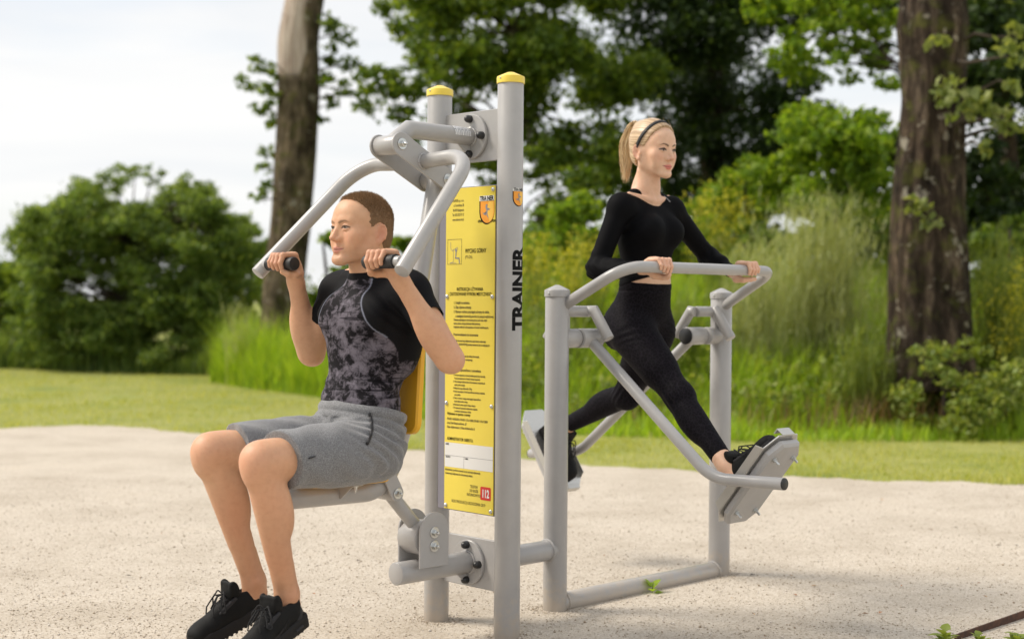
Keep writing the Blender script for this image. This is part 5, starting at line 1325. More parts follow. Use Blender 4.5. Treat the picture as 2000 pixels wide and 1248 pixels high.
for k in range(33):
    a = 2*math.pi*k/32; n_ = nrm(np.array([0, .87, .49])); u_ = np.array([1.0, 0, 0]); v_ = np.cross(n_, u_)
    ctr = np.array([0, -.002, .045]); d = u_*math.cos(a)+v_*math.sin(a)
    # push out to the hair surface
    cc = ctr-np.array([0, .016, .034]); Q = np.array([.0828, .1054, .0975]); A2 = ((d/Q)**2).sum(); B2 = (cc*d/Q**2).sum(); C2 = ((cc/Q)**2).sum()-1; t = (-B2+math.sqrt(B2*B2-A2*C2))/A2; ring.append((ctr+d*t, d))
V_, F_ = [], []
for q, d in ring[:-1]:
    n_ = nrm(np.array([0, .87, .49]))
    for w, h in ((-.0078, .0), (-.0070, .0035), (.0070, .0035), (.0078, 0)): V_.append(WX.p(q+n_*w+d*h))
for k in range(32):
    for j in range(3): a, b = k*4+j, ((k+1) % 32)*4+j; F_.append((a, b, b+1, a+1))
link('headband', make_mesh('headband', np.array(V_)-BASES[wom.name], F_, M_band), hw)
b_ = MB().tube([WX.p(KN+[0, .002, -.002]), WX.p(KN+[0, .012, .002])], .0175, 16, bev=.003); b_.build('hair_tie', M_hair_w if False else M_band, hw)
# ---- shoes on the foot plates
for s in (-1, 1): trainer(wFOOT[s], -s, wom)
# ================================================================ vegetation
def leaf_mat(name, lo, mid, hi, trans=.42, rough=.5):
    M = mat(name, mid, rough, spec=.35); nt = M.node_tree
    g = N(M, 'ShaderNodeNewGeometry'); c = ramp(M, g.outputs['Random Per Island'], [(.0, lo), (.5, mid), (1.0, hi)]); L(M, c, BS(M).inputs['Base Color'])
    t = N(M, 'ShaderNodeBsdfTranslucent'); mc = N(M, 'ShaderNodeMix', data_type='RGBA', blend_type='MULTIPLY'); mc.inputs[0].default_value = 1
    L(M, c, mc.inputs[6]); mc.inputs[7].default_value = (1.55, 1.45, .55, 1); L(M, mc.outputs[2], t.inputs[0])
    x = N(M, 'ShaderNodeMixShader'); x.inputs[0].default_value = trans; L(M, BS(M).outputs[0], x.inputs[1]); L(M, t.outputs[0], x.inputs[2])
    o = [n for n in nt.nodes if n.type == 'OUTPUT_MATERIAL'][0]; L(M, x.outputs[0], o.inputs[0]); return M
LM = {
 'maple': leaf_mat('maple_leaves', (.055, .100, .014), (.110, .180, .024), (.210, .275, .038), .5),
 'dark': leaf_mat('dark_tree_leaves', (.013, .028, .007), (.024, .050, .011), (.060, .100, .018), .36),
 'bright': leaf_mat('bright_shrub_leaves', (.100, .185, .016), (.180, .290, .026), (.300, .390, .045), .55),
 'bush': leaf_mat('round_bush_leaves', (.075, .135, .028), (.150, .230, .050), (.280, .350, .100), .5),
 'lime': leaf_mat('pale_leaves', (.115, .160, .040), (.190, .235, .070), (.290, .320, .120), .4),  # pale grey-green leaf colour
 'grass': leaf_mat('tall_grass_blades', (.190, .310, .022), (.290, .430, .040), (.420, .520, .075), .55),
 'lawn': leaf_mat('lawn_blades', (.280, .330, .055), (.420, .440, .095), (.520, .500, .170), .4),
 'broom': leaf_mat('broom_stems', (.260, .310, .110), (.400, .440, .180), (.520, .540, .290), .35),
 'olive': leaf_mat('bank_weeds', (.110, .165, .026), (.200, .265, .046), (.310, .340, .085), .4),
 'gold': leaf_mat('yellow_flowers', (.380, .370, .025), (.540, .500, .040), (.680, .620, .080), .4),
 'dry': leaf_mat('dry_stalks', (.160, .085, .035), (.240, .140, .060), (.330, .230, .110), .25),
}
def bark_mat(name, lo, mid, hi, sc=1.0):
    M = mat(name, mid, .95, spec=.15); v = mapping(M, (9*sc, 9*sc, 1.6*sc)); n1 = noise(M, 1.6, 9, .72, vec=v, dist=.6); n2 = noise(M, 6, 4, .6)
    L(M, ramp(M, n1, [(.32, lo), (.52, mid), (.74, hi)]), BS(M).inputs['Base Color'])
    a = N(M, 'ShaderNodeVertexColor', layer_name='col'); sp = N(M, 'ShaderNodeSeparateColor'); L(M, a.outputs[0], sp.inputs[0])
    base = ramp(M, n1, [(.32, lo), (.52, mid), (.74, hi)])
    moss = mixc(M, ramp(M, n2, [(.52, (0, 0, 0)), (.66, (.7, .7, .7))]), base, (.075, .080, .018))
    lich = mixc(M, ramp(M, noise(M, 11, 3, .5), [(.66, (0, 0, 0)), (.71, (.75, .75, .75))]), moss, (.34, .31, .25))
    pale = ramp(M, noise(M, 2.0, 8, .7, vec=mapping(M, (14, 14, 1.2))), [(.3, (.24, .16, .125)), (.5, (.50, .41, .35)), (.75, (.68, .60, .53))])
    blot = ramp(M, noise(M, 1.0, 6, .68, vec=mapping(M, (4.2, 4.2, 2.2)), dist=.4), [(.34, (.30, .28, .26)), (.50, (.95, .95, .95)), (.64, (1.55, 1.5, 1.42))])
    mb_ = N(M, 'ShaderNodeMix', data_type='RGBA', blend_type='MULTIPLY'); mb_.inputs[0].default_value = 1; L(M, lich, mb_.inputs[6]); L(M, blot, mb_.inputs[7])
    spots = ramp(M, noise(M, 4.6, 5, .62), [(.615, (0, 0, 0)), (.67, (.8, .8, .8))]); lich2 = mixc(M, spots, mb_.outputs[2], (.36, .33, .27))
    L(M, mixc(M, sp.outputs[0], lich2, pale), BS(M).inputs['Base Color'])
    bump(M, n1, .9, .05); return M
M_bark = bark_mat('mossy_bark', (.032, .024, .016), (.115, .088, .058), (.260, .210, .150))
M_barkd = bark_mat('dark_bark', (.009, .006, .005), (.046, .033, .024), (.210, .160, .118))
M_twig = mat('twig_bark', (.05, .036, .024), .9)
RV = np.random.default_rng(21)
def rand_dirs(n, rng, up=0.0):
    d = rng.normal(size=(n, 3)); d[:, 2] += up; return d/np.linalg.norm(d, axis=1)[:, None]
def leaf_quads(P, size, rng, droop=.3, aspect=.62, up=.6):
    """folded diamond leaves at P"""
    n = len(P); ax = rand_dirs(n, rng); ax[:, 2] -= droop; ax /= np.linalg.norm(ax, axis=1)[:, None]
    nr = rand_dirs(n, rng, up*2); sd = np.cross(ax, nr); sd /= np.linalg.norm(sd, axis=1)[:, None]+1e-9; nn = np.cross(sd, ax)
    s = (size*rng.uniform(.6, 1.25, n))[:, None]
    V = np.stack([P-ax*s*.5, P+sd*s*aspect*.5+nn*s*.10, P+ax*s*.5, P-sd*s*aspect*.5+nn*s*.10], 1).reshape(-1, 3)
    return V, np.arange(4*n).reshape(-1, 4)
def clump_points(c, r, n, rng, sub=10, flat=.75):
    """points in sub-clusters, so a crown has light and dark tufts and gaps"""
    k = max(2, int(sub)); ctr = rand_dirs(k, rng)*(rng.uniform(.35, 1.0, k)**.6)[:, None]*r; ctr[:, 2] *= flat
    id_ = rng.integers(0, k, n); off = rng.normal(size=(n, 3))*r*.24; off[:, 2] *= .6; return np.array(c)+ctr[id_]+off
def blades(P, H, W, rng, bend=.35, seg=2, mean=None):
    """curved tapering blades standing on P"""
    n = len(P); a = rng.uniform(0, 6.283, n); d = np.stack([np.cos(a), np.sin(a), np.zeros(n)], 1); sd = np.stack([-np.sin(a), np.cos(a), np.zeros(n)], 1)
    b = (rng.uniform(.1, 1, n)*bend)[:, None]*H[:, None]; V = []
    for k in range(seg+1):
        t = k/seg; c = P+d*b*t*t+np.array([0, 0, 1.0])*(H*t*(1-.18*t*rng.uniform(.3, 1, n)))[:, None]; w = (W*(1-t**1.6))[:, None]*.5
        V += [c-sd*w, c+sd*w] if k < seg else [c]
    V = np.stack(V, 1); m_ = V.shape[1]; base = np.arange(n)[:, None]*m_
    tris = []
    for k in range(seg):
        i = 2*k
        if k < seg-1: tris += [(i, i+1, i+3), (i, i+3, i+2)]
        else: tris += [(i, i+1, i+2)]
    return V.reshape(-1, 3), (base[:, :, None]+np.array(tris)[None]).reshape(-1, 3)
def wthing(name, label, cat, base, group=None): return thing(name, label, cat, tuple(base), group, local=False)
def put_mesh(name, V, F, mt, parent, kind=None):
    o = link(name, make_mesh(name, V-(BASES[root_of(parent).name] if parent is not None else 0), F, mt, False), parent)
    if kind: o['kind'] = kind
    return o
def trunk_mesh(name, path, rads, mt, parent, seg=44, rough=.06, col=None, fine=14, seed=0, joins=()):
    """path of points with radii -> displaced bark tube"""
    path = np.array(path, float); rg = np.random.default_rng(seed); t = np.concatenate([[0], np.cumsum(np.linalg.norm(np.diff(path, axis=0), axis=1))])
    n = max(12, int(t[-1]*fine)); tt = np.linspace(0, t[-1], n); C = np.stack([np.interp(tt, t, path[:, i]) for i in range(3)], 1); R = np.interp(tt, t, rads)
    for _ in range(3): C[1:-1] = (C[:-2]+2*C[1:-1]+C[2:])/4; R[1:-1] = (R[:-2]+2*R[1:-1]+R[2:])/4
    ph = np.linspace(0, 2*math.pi, seg, endpoint=False); V = np.zeros((n, seg, 3))
    f = np.zeros((n, seg))
    for k in range(10):
        m_ = rg.integers(2, 17); q = rg.uniform(.4, 2.6); f += np.sin(ph[None]*m_+rg.uniform(0, 6)+np.sin(tt[:, None]*q+rg.uniform(0, 6))*1.8)*(1/(1+m_*.18))
    f = f/3.0; r = R[:, None]*(1+rough*f)
    T = np.gradient(C, axis=0); T /= np.linalg.norm(T, axis=1)[:, None]; a = np.cross(T, [0, 1.0, 0]); bad = np.linalg.norm(a, axis=1) < .3; a[bad] = np.cross(T[bad], [1.0, 0, 0]); a /= np.linalg.norm(a, axis=1)[:, None]; b = np.cross(T, a)
    V = C[:, None]+a[:, None]*np.cos(ph)[None, :, None]*r[:, :, None]+b[:, None]*np.sin(ph)[None, :, None]*r[:, :, None]
    i, j = np.meshgrid(np.arange(n-1), np.arange(seg), indexing='ij'); A = (i*seg+j).ravel(); B = (i*seg+(j+1) % seg).ravel()
    F = np.stack([A, B, B+seg, A+seg], 1); V = V.reshape(-1, 3)
    FL = [tuple(q) for q in F.tolist()]+[tuple(range(seg))[::-1], tuple((n-1)*seg+k for k in range(seg))]
    me = make_mesh(name, V-BASES[root_of(parent).name], FL, mt)
    cc = np.zeros((len(V), 4), np.float32); cc[:, 3] = 1
    if col is not None: cc[:, 0] = col(V)
    at = me.color_attributes.new('col', 'FLOAT_COLOR', 'POINT'); at.data.foreach_set('color', cc.ravel())
    return link(name, me, parent)
def limbs(root, start, ends, r0, mt, seed=0):
    """thin wavy limbs from points on the trunk to clump centres, joined to one branch mesh"""
    rg = np.random.default_rng(seed); mb = MB()
    for s_, e_ in zip(start, ends):
        s_, e_ = np.array(s_, float), np.array(e_, float); L_ = np.linalg.norm(e_-s_); pts = [s_+(e_-s_)*t+(rg.normal(size=3)*.06*L_*math.sin(math.pi*t) if 0 < t < 1 else 0)+np.array([0, 0, .10*L_*math.sin(math.pi*t)]) for t in (0, .25, .5, .75, 1)]
        mb.tube(pts, [r0, r0*.8, r0*.6, r0*.4, r0*.2], 8, bev=.002, mitre=False)
    return mb.build('branches', mt, root, auto=60)
def tree(name, label, Y, base_uv, trunk_uv, rad_px, clumps, lk, nleaf, lsize, group=None, mt=None, dz=0.0, cat='tree', seed=0, sub=10, depth=None, limb=True, droop=.3):
    """clumps: (u, v, r_px) in the photo; every clump gets its own distance around Y"""
    rg = np.random.default_rng(100+seed); mt = mt or M_barkd
    b = at_depth(base_uv[0], base_uv[1], Y); b[2] = float(gz(b[0], b[1])); root = wthing(name, label, cat, b, group)
    path = [b-np.array([0, 0, .3])]+[at_depth(u, v, Y) for u, v in trunk_uv]; s = Y/F_PX
    trunk_mesh('trunk', path, [rad_px[0]*s*1.15]+[r*s for r in rad_px], mt, root, 24, .06, seed=seed)
    Vs, Fs, n0, ends = [], [], 0, []
    tot = sum(c[2]**2*(c[3] if len(c) > 3 else 1) for c in clumps)
    for c in clumps:
        dd = Y+(rg.uniform(-1, 1)*(depth if depth is not None else 1.6)); p = at_depth(c[0], c[1], dd); r = c[2]*dd/F_PX; n = int(nleaf*c[2]**2*(c[3] if len(c) > 3 else 1)/tot); ends.append(p)
        V, F = leaf_quads(clump_points(p, r, n, rg, sub), lsize, rg, droop); Vs.append(V); Fs.append(F+n0); n0 += len(V)
    put_mesh('crown', np.concatenate(Vs), np.concatenate(Fs), LM[lk], root)
    if limb:
        P_ = np.array(path); st = [P_[np.argmin(np.linalg.norm(P_-e, axis=1))] for e in ends]; limbs(root, st, ends, rad_px[-1]*s*.35, mt, seed)
    return root

# ---- the broken tree behind the man
Y1 = 20.3
tb = wthing('broken_tree', 'bare broken tree trunk with pale torn wood and side shoots behind the man', 'tree', (at_depth(545, 700, Y1)[0], Y1, 0))
pth = [(540, 745), (545, 690), (553, 560), (567, 440), (577, 300), (583, 180), (582, 80), (594, 10), (608, -60), (622, -130)]
rp = [46, 40, 40, 40, 40, 39, 39, 37, 32, 26]
def pale(V):
    u0 = at_depth(560, 145, Y1)[2]; z = V[:, 2]; cx = np.interp(z, [at_depth(583, 180, Y1)[2], at_depth(594, 0, Y1)[2]], [at_depth(583, 180, Y1)[0], at_depth(600, 0, Y1)[0]])
    side = (cx-V[:, 0])+.05*np.sin(z*7)+.04*np.sin(V[:, 0]*20); w = sstep(z, at_depth(560, 158, Y1)[2], at_depth(560, 142, Y1)[2])
    return w*sstep(side, -.10, -.04)*sstep(V[:, 1]*-1, -(Y1+.12), -(Y1-.02))
trunk_mesh('trunk', [at_depth(u, v, Y1) for u, v in pth], [r*Y1/F_PX for r in rp], M_bark, tb, 64, .085, pale, 16, 5)
rg = np.random.default_rng(5); Vs, Fs, n0, st, en = [], [], 0, [], []
for u, v, r, n in ((480, 165, 24, 34), (515, 130, 24, 42), (520, 185, 26, 50), (505, 215, 18, 30), (530, 240, 20, 34), (525, 300, 20, 30), (512, 330, 15, 20), (520, 365, 16, 18), (505, 385, 16, 20), (645, 40, 22, 40), (670, 70, 26, 48), (655, 110, 26, 52), (690, 130, 24, 40), (640, 150, 20, 40), (672, 175, 22, 36), (645, 205, 20, 26), (632, 235, 12, 14), (705, 190, 20, 26), (533, 150, 18, 26)):
    p = at_depth(u, v, Y1+rg.uniform(-.5, .3)); V, F = leaf_quads(clump_points(p, r*Y1/F_PX, n*2, rg, 8, .8), .105, rg, .5); Vs.append(V); Fs.append(F+n0); n0 += len(V)
    st.append(at_depth(np.interp(v, [0, 400], [596, 570]), v+25, Y1)); en.append(p)
put_mesh('crown', np.concatenate(Vs), np.concatenate(Fs), LM['maple'], tb); limbs(tb, st, en, .022, M_twig, 4)

# ---- big trunk on the right bank
Y2 = 13.2
_b = at_depth(1815, 720, Y2); tr_ = wthing('big_tree', 'thick dark tree trunk with rough bark on the bank right of the woman', 'tree', (_b[0], Y2, float(gz(_b[0], Y2))))
pth = [(1817, 760), (1816, 690), (1815, 600), (1813, 500), (1812, 400), (1817, 300), (1823, 200), (1822, 100), (1820, 55), (1822, 0), (1826, -80), (1832, -250)]
rp = [96, 84, 78, 74, 68, 63, 60, 64, 68, 61, 58, 55]
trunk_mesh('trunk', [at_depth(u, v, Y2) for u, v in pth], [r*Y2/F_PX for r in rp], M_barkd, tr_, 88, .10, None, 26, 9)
Vs, Fs, n0, st, en = [], [], 0, [], []
for u, v, r, n, dy in ((1835, 75, 22, 16, -.7), (1845, 170, 30, 26, -.8), (1865, 200, 34, 30, -.9), (1900, 190, 36, 30, -.8), (1920, 230, 34, 24, -.6), (1975, 110, 34, 26, -.9), (1960, 230, 34, 24, -.7), (1985, 70, 30, 18, -.6), (1920, 290, 20, 12, -.6), (1990, 250, 24, 16, -.6), (1775, 400, 20, 12, -.62), (1800, 395, 22, 14, -.6), (1815, 430, 22, 14, -.62), (1990, 170, 24, 14, -.8), (1700, -40, 90, 90, 1.0), (1950, -60, 100, 120, .5), (1850, -140, 140, 200, 0)):
    p = at_depth(u, v, Y2+dy); V, F = leaf_quads(clump_points(p, r*Y2/F_PX, int(n*1.5), rg, 6, .8), .10, rg, .7, .7); Vs.append(V); Fs.append(F+n0); n0 += len(V)
    st.append(at_depth(1830 if u > 1800 else 1800, v+40, Y2)); en.append(p)
put_mesh('crown', np.concatenate(Vs), np.concatenate(Fs), LM['lime'], tr_); limbs(tr_, st, en, .028, M_twig, 8)

# ---- background trees
mapleA = [(790, 30, 52, .8), (850, 10, 70), (930, 40, 90), (1030, 20, 100), (1130, 30, 100), (735, 160, 40, .6), (775, 165, 48, .7), (840, 110, 60, .8), (900, 130, 80, .8), (985, 130, 90), (1085, 150, 100, 1.2), (1190, 160, 100, 1.3), (720, 205, 26, .6), (775, 225, 32, .6), (800, 275, 30, .5), (880, 215, 50, .7), (1060, 260, 70, .8), (1150, 290, 80, 1.0), (1060, 350, 40, .6), (1130, 370, 60, .8), (1075, 420, 40, .8), (1060, 300, 40, .6), (1210, 330, 80, 1.1), (950, 330, 50, .8), (930, -60, 120), (1100, -70, 130)]
tree('maple_tree', 'broad green maple whose crown spreads above the yellow post caps', 20.0, (985, 640), [(985, 640), (988, 450), (992, 250), (1000, 60)], [20, 18, 14, 9], mapleA, 'maple', 36000, .115, 'trees behind the machines', seed=1)
darkB = [(1260, 40, 110, .8), (1350, 60, 110), (1450, 50, 110), (1240, 170, 90), (1340, 180, 100), (1440, 170, 100), (1530, 200, 80), (1300, 290, 90), (1400, 300, 100), (1490, 290, 90), (1580, 240, 70), (1380, 400, 90), (1460, 390, 80), (1560, 330, 80), (1600, 10, 80, .8), (1690, 20, 70, .8), (1450, -60, 130), (1300, -70, 120), (1290, 400, 70), (1650, 330, 70)]
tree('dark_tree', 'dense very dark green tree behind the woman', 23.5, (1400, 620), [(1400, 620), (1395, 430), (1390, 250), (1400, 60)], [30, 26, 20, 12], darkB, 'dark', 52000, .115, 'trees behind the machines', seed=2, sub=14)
darkR = [(1920, 60, 90), (1990, 40, 90), (1950, 180, 90), (1990, 290, 80), (1900, 330, 60), (1700, 100, 36, .5), (1960, 380, 80, 1.4), (1910, 410, 70, 1.4), (1985, 450, 70, 1.4), (1740, 300, 60), (2050, 150, 120), (1660, -60, 90)]
tree('dark_leaf_tree', 'dark green tree right of the thick trunk, with a dark leaning stem', 18.5, (1990, 640), [(1990, 640), (1978, 420), (1965, 240), (1945, 120), (1920, 10), (1905, -80)], [20, 18, 17, 15, 13, 10], darkR, 'dark', 20000, .12, 'trees behind the machines', seed=3)  # dark green leaf colour used all over its crown
tree('maple_tree', 'maple with bright yellow-green leaves hanging at the top right', 17.0, (1800, 640), [(1800, 640), (1802, 400), (1800, 150), (1780, -100)], [12, 11, 9, 7], [(1480, 15, 36), (1530, 20, 44), (1590, 20, 44), (1640, 40, 30, .7), (1700, 20, 50), (1560, 60, 34, .6), (1735, 160, 24, .6), (1560, -50, 90), (1720, 60, 24, .5), (1640, 110, 20, .5), (1600, 140, 28, .6), (1700, 130, 20, .5), (1560, 140, 34, .7), (1660, 150, 22, .5), (1620, 80, 30, .8), (1680, 90, 28, .8), (1720, 120, 26, .7), (1540, 110, 40, .8)], 'bright', 6000, .105, 'trees behind the machines', seed=4, depth=.6)  # brighter leaf colour stands in for light falling on this crown
# ---- shrubs
def shrub(label, Y, box, lk, n, ls, seed, k=12, name='shrub', sub=9, flat=.8, group='shrubs along the bank'):
    u0, v0, u1, v1 = box; rg = np.random.default_rng(300+seed); um = (u0+u1)/2
    cl = []
    for i in range(k):
        t = rg.uniform(0, 1); u = u0+(u1-u0)*rg.uniform(.12, .88); e = 1-((u-um)/((u1-u0)/2))**2*.55
        v = v1-(v1-v0)*rg.uniform(.02, .86)*e; cl.append((u, v, rg.uniform(.16, .26)*min(u1-u0, v1-v0)))
    base = at_depth(um, v1, Y); z = float(gz(base[0], Y)); vb = CY-(z-CAM_H)/Y*F_PX-33
    return tree(name, label, Y, (um, vb), [(um, vb-4), (um+rg.uniform(-8, 8), (vb+v0)/2), (um+rg.uniform(-15, 15), v0+(v1-v0)*.25)], [5, 4, 2.5], cl, lk, n, ls, group, M_twig, cat='shrub', seed=seed, sub=sub, depth=.7)
shrub('bright green leafy shrub between the woman and the thick trunk', 16.5, (1500, 175, 1760, 440), 'bright', 9500, .095, 1, 26)
shrub('bright green shrub just right of the woman\'s chest', 17.5, (1340, 300, 1560, 520), 'bright', 6000, .095, 2, 18)
shrub('bright green shrub seen between the tall post and the woman', 17.5, (1020, 370, 1230, 540), 'bright', 6000, .095, 3, 18)
shrub('yellow-green shrub behind the link rod and board', 19.0, (762, 410, 850, 660), 'bright', 2600, .11, 4, 12)
shrub('green shrub beside the man\'s face', 21.0, (590, 415, 690, 660), 'bright', 2600, .11, 5, 12)
shrub('pale shrub between round bush and broken trunk', 25.0, (430, 400, 545, 690), 'bush', 2600, .12, 6, 12)
shrub('dark low shrub under the dark tree', 18.0, (1180, 430, 1480, 660), 'maple', 4200, .12, 7, 16)
shrub('shrub filling the shade right of the thick trunk', 16.0, (1880, 380, 2060, 660), 'maple', 3200, .12, 8, 14)
shrub('green shrub at the left edge beside the round bush', 24.0, (-70, 500, 70, 715), 'maple', 3400, .10, 9, 12)
shrub('hedge-like shrub closing the view behind the broom', 21.0, (1540, 330, 1800, 650), 'maple', 6500, .12, 11, 22)
shrub('shrub closing the view behind the goldenrod', 21.0, (960, 400, 1260, 650), 'maple', 6500, .12, 12, 22)
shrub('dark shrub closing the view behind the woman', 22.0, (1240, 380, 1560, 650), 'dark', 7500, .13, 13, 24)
shrub('green shrub far behind the gap left of the round bush', 30.0, (-120, 470, 130, 720), 'maple', 6500, .15, 14, 20)
shrub('green shrub far behind the round bush on its right', 30.0, (330, 470, 620, 720), 'maple', 6500, .15, 15, 20)
shrub('green shrub behind the man and the link rod', 24.0, (640, 470, 900, 700), 'maple', 6000, .13, 16, 20)
shrub('low green shrub at the foot of the thick trunk', 12.75, (1680, 650, 2010, 850), 'olive', 6500, .06, 17, 34)
shrub('low green shrub behind the machine posts', 16.5, (830, 480, 1080, 720), 'maple', 4200, .11, 10, 16)
# ---- round bush on the left
rg = np.random.default_rng(77); Yb = 23.3
top = [(30, 470), (45, 420), (100, 385), (150, 345), (200, 325), (260, 318), (330, 335), (400, 345), (440, 385), (480, 425), (505, 470)]
cl = []
for i in range(190):
    u = rg.uniform(45, 485); vt = np.interp(u, [t[0] for t in top], [t[1] for t in top])+34; vb = 690; v = vt+(vb-vt)*rg.uniform(0, 1)**1.2; cl.append((u, v, rg.uniform(24, 44)))
for u, vv in ((95, 395), (160, 350), (235, 325), (300, 328), (370, 345), (440, 400), (45, 450), (480, 440), (400, 355), (250, 318)): cl.append((u, vv+14, 24, .8))
for i in range(9):
    for j in range(6): cl.append((75+i*47+rg.uniform(-12, 12), 430+j*52+rg.uniform(-12, 12), 40, .8))
tree('round_bush', 'large dense round green bush on the lawn at left', Yb, (255, 720), [(255, 720), (258, 600), (262, 480)], [14, 11, 7], cl, 'bush', 150000, .068, None, cat='bush', seed=12, sub=7, depth=1.3, droop=.1, limb=True)
# ---- grass and ground cover
def scatter(n, x0, x1, y0, y1, rng, keep=None):
    x = rng.uniform(x0, x1, n); y = rng.uniform(y0, y1, n)
    if keep is not None: k = keep(x, y); x, y = x[k], y[k]
    return np.stack([x, y, gz(x, y)], 1)
rg = np.random.default_rng(50)
n = 110000; y = 8.9*np.exp(rg.uniform(0, 1, n)*math.log(26/8.9)); x = rg.uniform(-.42, .42, n)*y; k = (y > pad_edge(x)-.02-.05*rg.uniform(0, 1, n)**3) & (y < np.interp(x, BLX, BLY)+.6) & (np.sin(x*1.9+np.sin(y*1.3)*1.5)*np.sin(y*2.3+x)+rg.uniform(-.9, 1.2, n) > -.25); x, y = x[k], y[k]
P = np.stack([x, y, gz(x, y)-.004], 1); H = rg.uniform(.018, .050, len(P))*np.where(rg.uniform(0, 1, len(P)) < .06, 1.7, 1); H = H*np.where(y-pad_edge(x) < .12, rg.uniform(.8, 2.2, len(H)), 1)*(1+.5*np.sin(x*3.3+y)*np.sin(y*2.9)); V, F = blades(P, H, .004+.004*y/12, rg, .9, 2)
put_mesh('lawn_grass', V, F, LM['lawn'], None, 'stuff'); bpy.data.objects['lawn_grass']['label'] = 'short mown yellow-green lawn grass'
def line_uv(pts): return np.array([ground_at(u, v)[:2] for u, v in pts])
# tall grass by the broken trunk
cx = rg.uniform(-4.25, -1.35, 17000); y0 = np.interp(cx, [-4.2, -3.4, -2.3, -1.5], [20.0, 18.6, 16.9, 16.2]); cy = y0+rg.uniform(0, 1, len(cx))**1.3*4.0
P = np.stack([cx, cy, gz(cx, cy)], 1); H = rg.uniform(.35, 1.15, len(P))*np.interp(cy-y0, [0, .5, 1.2], [.45, .85, 1.0])*(1+.25*np.sin(cx*5.3)*np.sin(cy*4.1+cx*2)); V, F = blades(P, H, rg.uniform(.010, .026, len(P)), rg, .75, 3)
put_mesh('tall_grass', V, F, LM['grass'], None, 'stuff'); bpy.data.objects['tall_grass']['label'] = 'tall bright green grass in front of the broken trunk'
# bank cover: grass, leafy weeds, dry bits
cx = rg.uniform(-1.6, 7.5, 52000); y0 = np.interp(cx, BLX, BLY); cy = y0+rg.uniform(-.1, 1, len(cx))**1.0*5.2
P = np.stack([cx, cy, gz(cx, cy)], 1); H = rg.uniform(.16, .62, len(P))*np.interp(cy-y0, [-.3, .3, 1.0, 3], [.30, .55, .9, 1.15])*(1+.35*np.sin(cx*3.1)*np.sin(cy*2.3+cx)); V, F = blades(P, np.maximum(H, .06), rg.uniform(.008, .020, len(P)), rg, .7, 3)
put_mesh('bank_grass', V, F, LM['grass'], None, 'stuff'); bpy.data.objects['bank_grass']['label'] = 'rough tall grass covering the bank'
cx = rg.uniform(-1.6, 7.5, 700); y0 = np.interp(cx, BLX, BLY); cy = y0+rg.uniform(.05, 1, len(cx))*4.6; Vs, Fs, n0 = [], [], 0
for a, b in zip(cx, cy):
    h = rg.uniform(.08, .42); pp = clump_points((a, b, float(gz(a, b))+h), rg.uniform(.10, .24), 34, rg, 6, .8); V, F = leaf_quads(pp, .075, rg, .2, .6); Vs.append(V); Fs.append(F+n0); n0 += len(V)
put_mesh('bank_weeds', np.concatenate(Vs), np.concatenate(Fs), LM['olive'], None, 'stuff'); bpy.data.objects['bank_weeds']['label'] = 'low leafy weeds on the bank'
cx = np.concatenate([rg.normal(3.0, .45, 420), rg.uniform(.5, 6, 500)]); y0 = np.interp(cx, BLX, BLY); cy = y0+np.abs(rg.normal(.25, .35, len(cx)))
P = np.stack([cx, cy, gz(cx, cy)], 1); V, F = blades(P, rg.uniform(.08, .5, len(P)), rg.uniform(.006, .014, len(P)), rg, .8, 2)
put_mesh('dry_stalks', V, F, LM['dry'], None, 'stuff'); bpy.data.objects['dry_stalks']['label'] = 'brown dry stalks at the foot of the bank'
# weeds under the round bush
cx = rg.uniform(-9.5, -3.8, 9000); cy = np.interp(cx, [-9.5, -6, -3.8], [23.2, 22.4, 21.0])+rg.uniform(0, 1, len(cx))*.9; P = np.stack([cx, cy, gz(cx, cy)], 1)
V, F = blades(P, rg.uniform(.15, .62, len(P))*(1+.4*np.sin(cx*2.7)), rg.uniform(.015, .03, len(P)), rg, .6, 2); put_mesh('bush_weeds', V, F, LM['bush'], None, 'stuff'); bpy.data.objects['bush_weeds']['label'] = 'dark green weeds along the foot of the round bush'
